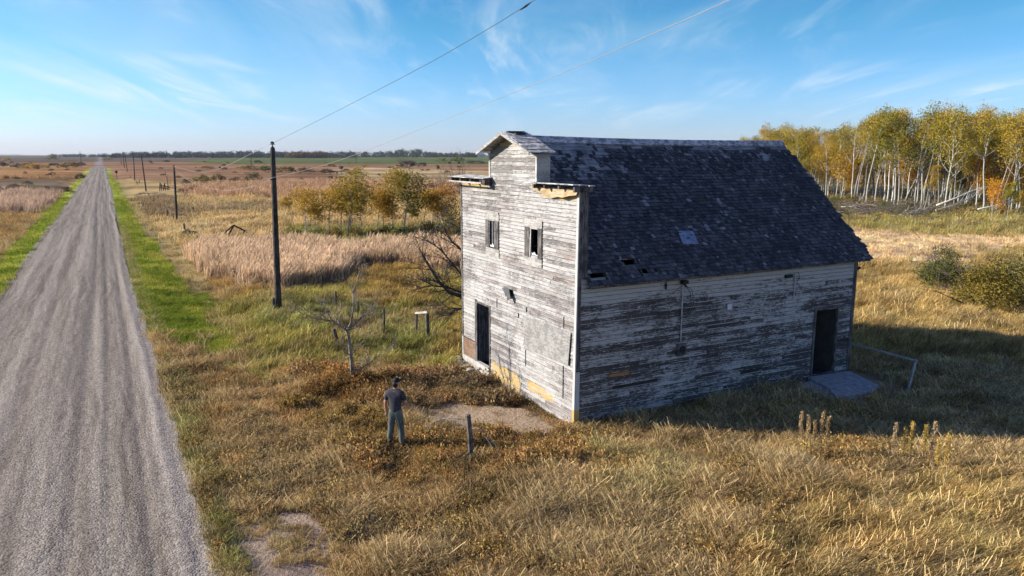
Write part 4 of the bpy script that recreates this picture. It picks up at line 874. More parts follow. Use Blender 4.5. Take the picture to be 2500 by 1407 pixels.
# ------------------------------------------------------------------ grasses: tuft shapes scattered as uncountable ground cover
protos = []
def tuft(name, n, h0, h1, spread, lean, width, radius, heads=0.0, leafy=False, seed=1, windx=0.25):
    r = np.random.default_rng(seed); V = []; F = []; rn = []
    for i in range(n):
        a = r.uniform(0, 2 * math.pi); rad_ = radius * math.sqrt(r.random()); bx, by = rad_ * math.cos(a), rad_ * math.sin(a)
        hh = r.uniform(h0, h1); dx = r.normal(0, spread) + windx * r.uniform(.3, 1.4); dy = r.normal(0, spread) - 0.05; t = r.uniform(0, math.pi); wx, wy = math.cos(t) * width / 2, math.sin(t) * width / 2
        mx, my, mz = bx + dx * hh * .35, by + dy * hh * .35, hh * .55; tx, ty, tz = bx + dx * hh * (1 + lean), by + dy * hh * (1 + lean), hh * (1 - .25 * lean)
        b = len(V); k = r.random() * 0.85
        if r.random() < heads: k = 0.86 + 0.14 * r.random(); tip = 0.9
        else: tip = 0.12
        V += [(bx - wx, by - wy, -0.03), (bx + wx, by + wy, -0.03), (mx + wx * .8, my + wy * .8, mz), (mx - wx * .8, my - wy * .8, mz), (tx + wx * tip, ty + wy * tip, tz), (tx - wx * tip, ty - wy * tip, tz)]
        F += [(b, b + 1, b + 2, b + 3), (b + 3, b + 2, b + 4, b + 5)]; rn += [k, k]
        if leafy:
            for q in range(3):
                f = r.uniform(.35, 1.0); cx, cy, cz = bx + (tx - bx) * f, by + (ty - by) * f, tz * f; s = r.uniform(.012, .03) ; b = len(V)
                d1 = r.normal(0, 1, 3); d1 /= np.linalg.norm(d1); d2 = np.cross(d1, r.normal(0, 1, 3)); d2 /= np.linalg.norm(d2)
                c = np.array([cx, cy, cz]); V += [tuple(c - d1 * s - d2 * s * .5), tuple(c + d1 * s - d2 * s * .5), tuple(c + d1 * s + d2 * s * .5), tuple(c - d1 * s + d2 * s * .5)]
                F.append((b, b + 1, b + 2, b + 3)); rn.append(r.random() * .95)
    o = np_mesh(name, np.array(V), np.array(F), M['blade'], {'rnd': ('FLOAT', 'FACE', rn)}, link=False)
    return o
def tset(pref, var, **kw):
    return [tuft(f'{pref}_{chr(97+i)}', seed=100 + len(protos) * 7 + i * 3, **kw) for i in range(var)]
KINDS = {}
KINDS['dry'] = tset('t0', 3, n=28, h0=.08, h1=.29, spread=.40, lean=.30, width=.011, radius=.25, heads=.20, windx=.14)
KINDS['short'] = tset('t1', 2, n=34, h0=.07, h1=.20, spread=.45, lean=.3, width=.010, radius=.20, heads=.2)
KINDS['weed'] = tset('t2', 3, n=26, h0=.10, h1=.32, spread=.30, lean=.1, width=.008, radius=.20, leafy=True, heads=.1, windx=.1)
KINDS['green'] = tset('t3', 3, n=26, h0=.12, h1=.38, spread=.30, lean=.3, width=.013, radius=.23, heads=.12, windx=.25)
KINDS['reed'] = tset('t4', 3, n=30, h0=.55, h1=1.12, spread=.14, lean=.25, width=.030, radius=.36, heads=.35, windx=.16)
KINDS['thatch'] = tset('t5', 2, n=30, h0=.12, h1=.34, spread=.35, lean=.4, width=.022, radius=.42, heads=.25)
KINDS['mown'] = tset('t7', 2, n=40, h0=.06, h1=.15, spread=.5, lean=.2, width=.011, radius=.22, heads=.05, windx=.1)
def scatter(name, groups, label, cat):
    """groups: list of (kind, x, y, z, scale, col(n,3))"""
    pc = bpy.data.collections.new(name + '_shapes'); order = []
    for gi, (kind, *_) in enumerate(groups):
        for k, p in enumerate(KINDS[kind]):
            q = p.copy(); q.name = f'{gi:02d}{k}_{name}'; pc.objects.link(q); order.append(q.name)
    P = []; I = []; S = []; Rt = []; Cc = []; base = 0
    for gi, (kind, x, y, z, sc, col) in enumerate(groups):
        n = len(x); nv = len(KINDS[kind]); P.append(np.stack([x, y, z], -1)); I.append(base + rng.integers(0, nv, n)); base += nv
        S.append(np.stack([sc, sc, sc * rng.uniform(.8, 1.25, n)], -1)); Rt.append(np.stack([rng.normal(0, .06, n), rng.normal(0, .06, n), rng.normal(0, .55, n)], -1))
        Cc.append(np.concatenate([col, np.ones((n, 1))], 1))
    P = np.concatenate(P); I = np.concatenate(I); S = np.concatenate(S); Rt = np.concatenate(Rt); Cc = np.concatenate(Cc)
    o = np_mesh(name, P, np.zeros((0, 4), int), M['blade'], {'idx': ('INT', 'POINT', I), 'scl': ('FLOAT_VECTOR', 'POINT', S), 'rot': ('FLOAT_VECTOR', 'POINT', Rt), 'col': ('FLOAT_COLOR', 'POINT', Cc)})
    tr = bpy.data.node_groups.new(name, 'GeometryNodeTree'); tr.interface.new_socket('Geometry', in_out='INPUT', socket_type='NodeSocketGeometry'); tr.interface.new_socket('Geometry', in_out='OUTPUT', socket_type='NodeSocketGeometry')
    gi = tr.nodes.new('NodeGroupInput'); go = tr.nodes.new('NodeGroupOutput'); ip = tr.nodes.new('GeometryNodeInstanceOnPoints'); ci = tr.nodes.new('GeometryNodeCollectionInfo')
    ci.inputs['Collection'].default_value = pc; ci.inputs['Separate Children'].default_value = True; ci.inputs['Reset Children'].default_value = True
    def na(nm, ty):
        n = tr.nodes.new('GeometryNodeInputNamedAttribute'); n.data_type = ty; n.inputs['Name'].default_value = nm; return n.outputs['Attribute']
    tr.links.new(gi.outputs[0], ip.inputs['Points']); tr.links.new(ci.outputs[0], ip.inputs['Instance']); ip.inputs['Pick Instance'].default_value = True
    tr.links.new(na('idx', 'INT'), ip.inputs['Instance Index']); tr.links.new(na('scl', 'FLOAT_VECTOR'), ip.inputs['Scale'])
    e2r = tr.nodes.new('FunctionNodeEulerToRotation'); tr.links.new(na('rot', 'FLOAT_VECTOR'), e2r.inputs[0]); tr.links.new(e2r.outputs[0], ip.inputs['Rotation'])
    rl_ = tr.nodes.new('GeometryNodeRealizeInstances'); tr.links.new(ip.outputs[0], rl_.inputs[0]); tr.links.new(rl_.outputs[0], go.inputs[0]); md = o.modifiers.new('scatter', 'NODES'); md.node_group = tr
    tag(o, label, cat, kind='stuff'); print(name, len(P)); return o
def sample(n, y0, y1, pw=2.0, half=0.74):
    """random ground points in the field of view, density falling with distance"""
    u = rng.random(n); 
    if pw == 2: d = y0 * (y1 / y0) ** u
    else:
        k = 2 - pw; d = (y0 ** k + u * (y1 ** k - y0 ** k)) ** (1 / k)
    x = rng.uniform(-half, half, n) * (d + 1.5); return x, d
def vary(col, x, y, amt=.25):
    n = len(x); p = fbm(x, y, 3.0, 81, 3); q = fbm(x, y, .8, 85, 2); pale = sstep(fbm(x, y, 1.7, 88, 3), .52, .68)
    dkb = sstep(fbm(x, y, 1.3, 77, 3), .50, .66)[:, None]; ru = sstep(fbm(x, y, 2.2, 73, 3), .52, .66)[:, None]
    c = col * (0.50 + .75 * p + .45 * q)[:, None]; c = c * (1 - .40 * dkb); c = c * (1 - .45 * ru) + np.array([.25, .155, .06]) * .45 * ru; c = c * 1.15; c = c * rng.uniform(1 - amt, 1 + amt, n)[:, None]
    c = c * (1 + rng.normal(0, .05, (n, 3))); t = (pale * .40)[:, None]
    return np.clip(c * (1 - t) + np.array([.42, .33, .19]) * t * 0.9, 0.004, .8)
GR = {k: [] for k in KINDS}
SPK = {0: 'dry', 1: 'short', 2: 'weed', 3: 'green', 4: 'reed', 5: 'thatch', 7: 'mown'}
def fill(n, y0, y1, pw, scale, only=None, skip=(), colk=1.0, half=.74):
    x, y = sample(n, y0, y1, pw, half); sp, col = zones(x, y); z = height(x, y)
    la, al = latal(x, y)
    # open ground trodden round the man and the lone post
    bxx, byy = (x - A0[0]) * US[0] + (y - A0[1]) * US[1], (x - A0[0]) * UA[0] + (y - A0[1]) * UA[1]
    keep = ~((bxx > -.45) & (bxx < 0) & (byy > -.3) & (byy < 7.8) & (rng.random(n) < .75)) & ~((bxx > 8.2) & (bxx < 11.6) & (byy > -1.7) & (byy < 0) ) & ~((bxx > 7.6) & (bxx < 11.2) & (byy > -2.6) & (byy <= -1.7) & (rng.random(n) < .8)) & ~((np.abs(x + 2.9 - (y - 17.9) * .0) < .55) & (y > 16.6) & (y < 18.0) & (rng.random(n) < .8)) & ~((np.abs(x + 1.0) < .35) & (y > 15.9) & (y < 17.2) & (rng.random(n) < .8)); x, y, sp, col, z, la, al = (a[keep] for a in (x, y, sp, col, z, la, al)); n = len(x)
    # clumping: thin out by noise
    cl = fbm(x, y, 1.1, 91, 2)
    for s, kind in SPK.items():
        if only and s not in only: continue
        if s in skip: continue
        m = (sp == s)
        if s in (0, 3): m &= (cl + rng.random(n) * .5 > .42)
        if s == 1: m &= (cl + rng.random(n) * .6 > .50)
        if not m.any(): continue
        c = vary(col[m] * colk, x[m], y[m], .48 if s != 7 else .15)
        if s == 7: c = col[m] * colk * rng.uniform(.7, 1.25, m.sum())[:, None]
        hv = 0.50 + 0.65 * sstep(fbm(x[m], y[m], 1.0, 95, 3), .3, .72)
        GR[kind].append((x[m], y[m], z[m], scale(y[m]) * rng.uniform(.75, 1.25, m.sum()) * (hv if s != 7 else 1.0), c))
fill(74000, 10.5, 48, 2.0, lambda d: 1.0 + 0.012 * np.maximum(0, d - 15), skip=(4, 5))
fill(15000, 6, 30, 1.0, lambda d: 1.15 + 0 * d, skip=(4, 5), half=1.35)
fill(26000, 48, 130, 1.6, lambda d: 1.35 + 0.012 * (d - 48), skip=(4,))
fill(16000, 10.5, 40, 1.0, lambda d: 1.0 + 0 * d, only=(7, 1))
fill(14000, 40, 220, 1.4, lambda d: 1.5 + 0.008 * (d - 40), only=(7,))
# stray dry seeds-heads mixed through the green and the rust, and the other way round
x, y = sample(9000, 11, 40, 2.0); sp, col = zones(x, y); m = np.isin(sp, (1, 2, 3)); GR['dry'].append((x[m], y[m], height(x[m], y[m]), rng.uniform(.6, 1.1, m.sum()), vary(np.tile([.34, .26, .13], (m.sum(), 1)), x[m], y[m])))
x, y = sample(11000, 11, 30, 2.0); sp, col = zones(x, y); m = np.isin(sp, (0, 1)) & (fbm(x, y, 1.6, 99, 2) > .5); GR['weed'].append((x[m], y[m], height(x[m], y[m]), rng.uniform(.6, 1.0, m.sum()), vary(np.tile([.26, .18, .07], (m.sum(), 1)), x[m], y[m])))
# grass fringe creeping over the verge edge and against the store walls
n = 2200; al = rng.uniform(10, 90, n); la = 1.20 + .22 * (al < 40) + rng.normal(0, .12, n); P = RD[None] * al[:, None] + RP[None] * la[:, None]
GR['short'].append((P[:, 0], P[:, 1], height(P[:, 0], P[:, 1]) + .01, rng.uniform(.6, 1.1, n), vary(np.tile([.16, .17, .05], (n, 1)), P[:, 0], P[:, 1])))
n = 420; s = rng.uniform(0.3, 8.2, n); off = -np.abs(rng.normal(0, .22, n)) - .06; P = np.array([b2w(a, c) for a, c in zip(s, off)])
GR['green'].append((P[:, 0], P[:, 1], height(P[:, 0], P[:, 1]), rng.uniform(.35, .8, n), vary(np.tile([.20, .18, .08], (n, 1)), P[:, 0], P[:, 1])))
n = 120; s = rng.uniform(0.1, 5.0, n); off = -np.abs(rng.normal(0, .22, n)) - .1; P = np.array([b2w(c, a) for a, c in zip(s, off)])
GR['weed'].append((P[:, 0], P[:, 1], height(P[:, 0], P[:, 1]), rng.uniform(.2, .5, n), vary(np.tile([.24, .15, .07], (n, 1)), P[:, 0], P[:, 1])))
# sparse tufts invading the gravel spill and the bare dirt
x, y = sample(60000, 10.5, 24, 2.0); sp, col = zones(x, y); la, al = latal(x, y); bx, by = (x - A0[0]) * US[0] + (y - A0[1]) * US[1], (x - A0[0]) * UA[0] + (y - A0[1]) * UA[1]
m = (sp == 6) & (la > 1.1) & (fbm(x, y, .5, 63, 3) > .52) & (rng.random(len(x)) < np.where(bx < -3.5, .26, .12)) & (bx < -.5); GR['short'].append((x[m], y[m], height(x[m], y[m]), rng.uniform(.35, .9, m.sum()), vary(np.tile([.26, .19, .08], (m.sum(), 1)), x[m], y[m])))
# reeds
def reedfill(n, y0, y1, pw, sc):
    x, y = sample(n, y0, y1, pw); sp, col = zones(x, y); m = sp == 4; x, y, col = x[m], y[m], col[m]
    c = col * rng.uniform(.55, 1.35, len(x))[:, None] * (0.7 + .6 * fbm(x, y, 6, 61, 2))[:, None]
    GR['reed'].append((x, y, height(x, y), sc * rng.uniform(.7, 1.15, len(x)), np.clip(c, 0, .8)))
reedfill(90000, 38, 78, 1.0, 1.0)
reedfill(30000, 78, 240, 1.2, 1.25)
def pack(k): 
    L_ = GR[k]; return tuple([k] + [np.concatenate([a[i] for a in L_]) for i in range(5)])
scatter('dry_grass', [pack('dry'), pack('short'), pack('thatch')], 'dry straw coloured grass leaning in the wind', 'grass')
scatter('green_grass', [pack('green')], 'yellow green meadow grass', 'grass')
scatter('verge_grass', [pack('mown')], 'bright green mown grass along the road edges', 'grass')
scatter('weeds', [pack('weed')], 'rusty brown weeds', 'weeds')
scatter('reeds', [pack('reed')], 'pale pinkish reed beds in the wet ground', 'reeds')

# ------------------------------------------------------------------ trees and shrubs
def unit(v): v = np.asarray(v, float); return v / (np.linalg.norm(v) + 1e-9)
def grow(mb, p, d, Lg, r, depth, rr, tips=None, kids=3, up=0.15, wander=0.18, minr=0.006, seg=5, spread=0.9, shrink=0.62, sides=5, wind=0.0, first=0.35):
    p = np.asarray(p, float); d = unit(d); pts = [p]; rad = [r]
    for i in range(seg):
        d = unit(d + np.array([rr.gauss(0, wander) + wind, rr.gauss(0, wander), rr.gauss(0, wander * .6) + up * .3])); p = p + d * Lg / seg
        pts.append(p); rad.append(max(minr, r * (1 - 0.62 * (i + 1) / seg)))
    mb.tube(pts, rad, sides if r > .03 else 4 if r > .012 else 3, rr.random(), cap=False)
    if tips is not None and depth <= 1: tips.append((pts[-1], depth)); tips.append((pts[-2], depth))
    if depth > 0:
        for k in range(kids):
            f = first + (1 - first) * (k + rr.random() * .8) / kids; i = min(seg - 1, int(f * seg)); q = pts[i] + (pts[i + 1] - pts[i]) * (f * seg - i)
            ax = unit(np.cross(d, [rr.gauss(0, 1), rr.gauss(0, 1), rr.gauss(0, 1)])); dd = unit(unit(pts[i + 1] - pts[i]) + ax * spread * rr.uniform(.6, 1.2))
            grow(mb, q, dd, Lg * shrink * rr.uniform(.7, 1.15), max(minr, rad[i] * .62), depth - 1, rr, tips, kids, up, wander * 1.1, minr, seg, spread, shrink, sides, wind, first)
def leaves(centers, per, sig, size, rs, flat=0.75, hues=None):
    n = len(centers) * per; c = np.repeat(np.asarray(centers, float), per, 0)
    off = rs.normal(0, 1, (n, 3)); off *= (sig * (rs.random(n) ** .4) / (np.linalg.norm(off, axis=1) + 1e-6))[:, None] * 1.7; off[:, 2] *= flat
    c = c + off; a = rs.normal(0, 1, (n, 3)); a /= np.linalg.norm(a, axis=1)[:, None]; bb = np.cross(a, rs.normal(0, 1, (n, 3))); bb /= np.linalg.norm(bb, axis=1)[:, None]
    s = (size * rs.uniform(.6, 1.3, n))[:, None]; V = np.stack([c - a * s, c - bb * s * .62, c + a * s, c + bb * s * .62], 1).reshape(-1, 3); F = np.arange(n * 4).reshape(n, 4)
    base = np.repeat(hues if hues is not None else rs.random(len(centers)), per); r = np.clip(base * .65 + rs.random(n) * .45 - .05, 0, 1)
    return V, F, r
def tree_from(name, mbt, cent, per, sig, size, seed, label, cat, barkm, leafm, flat=.75, group=None, hues=None):
    rs = np.random.default_rng(seed); root = empty(name, (0, 0, 0), 0, label, cat, group); mbt.build('trunk', barkm, root, smooth=True)
    if per:
        V, F, r = leaves(cent, per, sig, size, rs, flat, hues); o = np_mesh('crown', V, F, leafm, {'rnd': ('FLOAT', 'FACE', r)}); o.parent = root
    return root
def aspen(H, seed, cs=.5, cr=1.0, per=30, size=.092, lean=0.0, dead=False, name='aspen_tree', nl=9, wind=.05, r0=None, sig=.46):
    rr = random.Random(seed); mb = MB(); p = np.array([0., 0, -.15]); d = unit([lean, 0, 1]); pts = [p]; n = 9; r0 = r0 or H * .0105; rad = [r0 * 1.15]
    for i in range(n):
        d = unit(d + np.array([rr.gauss(0, .06) + wind * .35, rr.gauss(0, .05), .02])); p = p + d * (H * .97) / n; pts.append(p); rad.append(r0 * (1 - .80 * (i + 1) / n))
    mb.tube(pts, rad, 6, .5, cap=False); tips = [(pts[-1], 0), (pts[-2], 0)]
    for k in range(nl):
        f = cs + (0.96 - cs) * (k + rr.random() * .7) / nl; i = min(n - 1, int(f * n)); q = pts[i] + (pts[i + 1] - pts[i]) * (f * n - i); a = k * 2.4 + rr.random()
        ln = cr * H * .17 * (1.25 - 0.6 * (f - cs) / (1 - cs)); dd = unit([math.cos(a) + wind * 3, math.sin(a), .75])
        grow(mb, q, dd, ln, rad[i] * .55, 1, rr, tips, 3, .35, .16, .010 if not dead else .008, 4, .8, .6, 4, wind, .3)
    # a few dead snags below the crown
    for k in range(3):
        f = rr.uniform(.2, cs); i = int(f * n); a = rr.random() * 6.3; grow(mb, pts[i], [math.cos(a), math.sin(a), .3], H * .05, .014, 0, rr, None, seg=3)
    return tree_from(name, mb, [t[0] for t in tips], 0 if dead else per, sig * H / 10 * cr, size, seed, None, 'tree', M['aspen'], M['leaf'])
# prototypes for the grove (12 m) and the young stand (5 m)
rr = random.Random(21)
grove_p = [aspen(12, 31, .38, 1.0, nl=12), aspen(12, 32, .52, .9), aspen(12, 33, .34, 1.1, nl=13), aspen(12, 34, .55, 1.1), aspen(12, 35, .42, .8, lean=.10, nl=11), aspen(12, 36, .60, .95, lean=.28, wind=.02)]
dead_p = aspen(12, 37, .45, .8, dead=True)
young_p = [aspen(5, 41, .24, 1.4, nl=12, per=28, size=.075, sig=.55), aspen(5, 42, .40, 1.3, per=28, size=.075, sig=.5), aspen(5, 43, .22, 1.6, nl=12, per=30, size=.075, sig=.6), aspen(5, 44, .5, 1.1, per=30, size=.075, sig=.5)]
UND = []
ydead = aspen(5, 47, .35, 1.2, dead=True)
used = set()
def place(proto, x, y, z, s, rz, label, group=None, color=(1, 1, 1), sxy=None, cat=None, name=None, tilt=0.0):
    if proto.name in used: o = copy_tree(proto)
    else: o = proto; used.add(proto.name)
    o.location = (x, y, z); sxy = sxy or s; o.scale = (sxy, sxy, s); o.rotation_euler = (0, tilt, rz); o["label"] = label
    if group: o["group"] = group
    elif "group" in o: del o["group"]
    if cat: o["category"] = cat
    ba = (.28 + .55 * rr.random()) if cat is None and 'trunk' in [c.name.split('.')[0] for c in o.children] else 1.0
    for c in o.children: c.color = (*color, ba)
    o.color = (*color, 1)
    return o
def by_px(proto, u, vb, vt, label, group=None, color=(1, 1, 1), H0=5.0, wk=1.0, rz=None, tilt=0.0, dvis=0.0):
    x, y, z = on_ground(u, vb); P = gnd(u, vb); top = at_dist(u, vt, P[1])[2]; H = top - z; s = H / H0
    return place(proto, x, y, z, s, rr.uniform(-.5, .5) if rz is None else rz, label, group, color, sxy=s * wk, tilt=tilt)
# young stand between the reed bed and the flat
GY = 'young aspens standing in a row beyond the reed bed'
ORG, GRN, YEL_, DKG = (1.22, .95, .6), (.80, .85, .7), (1.2, 1.0, .8), (.60, .66, .6)
for (pi, u, vb, vt, c, wk, lab) in [
 (3, 696, 543, 482, YEL_, .9, 'small thin aspen at the road end of the row, nearest the big utility pole'),
 (0, 746, 575, 464, YEL_, 1.0, 'bushy golden green aspen, second in the row from the utility pole'),
 (3, 766, 571, 498, DKG, .8, 'short dark aspen right beside the bushy golden one'),
 (1, 803, 573, 464, YEL_, 1.15, 'yellow crowned aspen with a dark forked foot in the row'),
 (1, 833, 570, 468, ORG, .9, 'leaning orange aspen just left of the tall clump'),
 (2, 848, 576, 431, (.9, .85, .7), .9, 'tall broad aspen clump with several white stems, left of the bare one'),
 (3, 858, 572, 455, GRN, .9, 'green aspen tucked behind the white stemmed clump'),
 (2, 918, 567, 467, ORG, 1.0, 'orange topped aspen just right of the bare tree'),
 (0, 935, 565, 474, (.85, .62, .5), .9, 'brownish aspen behind the orange topped one'),
 (1, 957, 563, 421, (.95, .88, .7), .9, 'tallest aspen of the row, slim with a pointed golden top'),
 (2, 984, 565, 430, DKG, 1.0, 'tall dark green aspen with a broad crown, right of the tallest one'),
 (3, 997, 561, 500, DKG, .9, 'short dark aspen in front of the broad dark green one'),
 (3, 1012, 560, 512, GRN, .7, 'slender white stemmed sapling, first of two side by side'),
 (1, 1036, 560, 474, YEL_, 1.0, 'yellow green aspen with a curved white stem near the store'),
 (0, 1053, 558, 466, ORG, .9, 'orange aspen between two others near the store'),
 (2, 1072, 558, 462, (1.1, .72, .5), .9, 'reddish orange aspen, last of the row before the bare thicket')]:
    by_px(young_p[pi], u, vb, vt, lab, GY, c, 5.0, wk * 1.38)
for i, (u, vb, w_, h_, c) in enumerate([(725, 578, 50, 26, (1.2, 1.0, .7)), (785, 579, 60, 30, (1.1, 1.0, .6)), (820, 580, 40, 40, (1.5, 1.0, .6)), (870, 579, 50, 34, (1.2, .9, .6)), (905, 577, 40, 24, (1.6, .9, .5)), (950, 573, 60, 30, (1.2, 1.0, .6)), (1000, 570, 60, 26, (.9, .95, .6)), (1045, 568, 60, 34, (1.4, .9, .5))]): UND.append((u, vb, w_, h_, c))
by_px(ydead, 884, 571, 436, 'bare grey leafless tree standing among the young aspens', GY, H0=5.0)
# the grove behind the store
GG = 'aspens in the grove behind the store'
def skyl(u): return 5 + np.interp(u, [1780, 1850, 1900, 1960, 2030, 2070, 2120, 2200, 2290, 2360, 2430, 2500, 2600], [345, 312, 305, 308, 303, 274, 268, 266, 264, 262, 270, 282, 275])
def fedge(u): return np.interp(u, [1800, 2000, 2200, 2300, 2400, 2600], [470, 492, 505, 512, 522, 528])
tr_ = random.Random(77); N = 122
sh_lab = ['golden green aspen with a pale straight trunk in the grove', 'aspen with a high yellow crown and pale trunk in the grove']
for i in range(N):
    u = 1806 + (2600 - 1806) * (i + tr_.random()) / N; back = tr_.random() ** 1.4; vb = fedge(u) - back * 34; vt = skyl(u) + tr_.choice([0, 4, 8, 14, 30, 48]) + tr_.uniform(-3, 4)
    pi = tr_.choice([0, 1, 2, 3, 4, 0, 1, 3, 5 if u > 2180 else 4]); k = tr_.random()
    c = [(.90, .95, .8), (1.05, 1.0, .75), (.60, .75, .65), (1.15, 1.0, .65), (.78, .88, .75)][int(k * 5)]
    if tr_.random() < .10: pr = dead_p; lb = 'bare leafless aspen standing in the grove'
    else: pr = grove_p[pi]; lb = sh_lab[0 if pi in (0, 2, 4) else 1]
    x, y, z = on_ground(u, vb); top = at_dist(u, vt, y)[2]; s = (top - z) / 12.0
    place(pr, x, y, z, s, tr_.uniform(-.6, .6), lb, GG, c, sxy=s * tr_.uniform(.85, 1.15))
yl = ['bushy low aspen filling the gap between trunks in the grove', 'young aspen with low yellow foliage among the grove trunks']
for i in range(46):
    u = 1840 + 740 * (i + tr_.random()) / 46; vb = fedge(u) - tr_.uniform(2, 36); vt = vb - tr_.uniform(50, 130); k = tr_.random()
    c = [(.7, .75, .6), (1.1, .9, .6), (.5, .6, .5), (1.35, .95, .55)][int(k * 4)]; j = tr_.choice([0, 2])
    x, y, z = on_ground(u, vb); top = at_dist(u, vt, y)[2]; s = (top - z) / 5.0; place(young_p[j], x, y, z, s, tr_.uniform(-3, 3), yl[0 if k < .5 else 1], GG, c, sxy=s * tr_.uniform(.9, 1.2))
for (pr, u, vb, vt, c, tilt, lab) in [
 (5, 2287, 500, 330, (.8, .85, .7), .22, 'pale aspen leaning strongly toward the right at the edge of the grove'),
 (4, 2254, 520, 400, (1.15, .95, .7), .10, 'shorter yellow aspen leaning right beside the brush pile'),
 (5, 2356, 506, 300, (.9, .85, .7), .12, 'tall white trunked aspen leaning right behind the fallen trunks')]:
    x, y, z = on_ground(u, vb); top = at_dist(u, vt, y)[2]; place(grove_p[pr], x, y, z, (top - z) / 12.0, 0.1, lab, GG, c, tilt=tilt)
for (pi, u, vb, vt, c, lab) in [(0, 2419, 543, 441, (1.55, 1.0, .55), 'small bright orange aspen standing in front of the grove'), (3, 2458, 546, 448, (.7, .85, .7), 'thin green aspen next to the small orange one, in front of the grove'), (3, 2482, 538, 470, (1.0, .9, .6), 'young yellow aspen at the picture edge in front of the grove')]:
    by_px(young_p[pi], u, vb, vt, lab, 'young aspens in front of the grove', c, 5.0, .8)
# shrubs: a leafy and a bare kind at three levels of leaf size
def shrub(seed, per, size, ncl=40, twigs=9, bark='twig', leaf='leafgreen', name='shrub', sparse=0):
    r = random.Random(seed); mb = MB(); tips = []
    for k in range(twigs):
        a = r.random() * 6.3; e = r.uniform(.25, 1.3); grow(mb, [math.cos(a) * .06, math.sin(a) * .06, -.02], [math.cos(a) / e, math.sin(a) / e, 1.0], r.uniform(.55, .85), .012, 1, r, tips, 3, .2, .2, .0022, 4, .8, .55, 4)
    rs = np.random.default_rng(seed); cent = []
    for k in range(ncl):
        a = r.random() * 6.3; q = r.random() ** .5 * .40; hh = (0.18 + .62 * r.random()) * (1 - .9 * (q / .5) ** 2) + .06; cent.append((q * math.cos(a), q * math.sin(a), hh))
    return tree_from(name, mb, cent, per, .095, size, seed, None, 'shrub', M[bark], M[leaf], .8)
sh_near = [shrub(51, 110, .016, 60), shrub(52, 110, .015, 64, leaf='leafgreen')]
sh_mid = [shrub(53, 26, .030, 44, 7), shrub(54, 24, .032, 40, 7)]
sh_far = [shrub(55, 12, .055, 34, 4, leaf='leafplain'), shrub(56, 12, .055, 36, 4, leaf='leafplain'), shrub(57, 10, .05, 40, 4, leaf='leafplain')]
def bare_shrub(seed, n=16, d=2, Lg=.75, name='bare_shrub', kids=4, mat='twig', r0=.010, minr=.0028):
    r = random.Random(seed); mb = MB()
    for k in range(n):
        a = r.random() * 6.3; e = r.uniform(.5, 2.2); grow(mb, [math.cos(a) * .05, math.sin(a) * .05, -.02], [math.cos(a) / e, math.sin(a) / e, 1.0], Lg * r.uniform(.7, 1.1), r0, d, r, None, kids, .12, .2, minr, 4, .8, .5, 4)
    return tree_from(name, mb, [], 0, 0, 0, seed, None, 'shrub', M[mat], None)
bs = [bare_shrub(61), bare_shrub(62)]
def shrub_px(pr, u, vb, w_, h_, lab, color=(1, 1, 1), group=None, cat=None):
    x, y, z = on_ground(u, vb); dep = y * 1.0; pxm = FPX / math.hypot(y, CAMH) ; W_ = w_ / pxm; H_ = h_ / pxm
    o = place(pr, x, y, z, H_, rr.random() * 6.3, lab, group, color, sxy=W_, cat=cat); return o
shrub_px(sh_near[0], 2298, 708, 125, 118, 'dense dark green shrub in the golden field behind the store', (.85, .95, .9))
shrub_px(sh_near[1], 2425, 757, 185, 150, 'large yellow green shrub at the picture edge beyond the shadow', (1.45, 1.15, .8))
shrub_px(sh_near[1], 2530, 750, 220, 180, 'broad shrub cut off by the picture edge behind the yellow green one', (1.0, 1.0, .8))
shrub_px(bs[0], 2312, 705, 110, 130, 'bare twigs sticking up through the dark green shrub', cat='shrub')
shrub_px(bs[1], 2400, 730, 150, 135, 'bare twiggy growth between the two leafy shrubs', cat='shrub')
GL_ = 'low shrubs near the far end of the road'
GD, DG, BR, GRY, OLV = (.50, .31, .05), (.035, .045, .03), (.20, .125, .06), (.12, .095, .09), (.13, .12, .045)
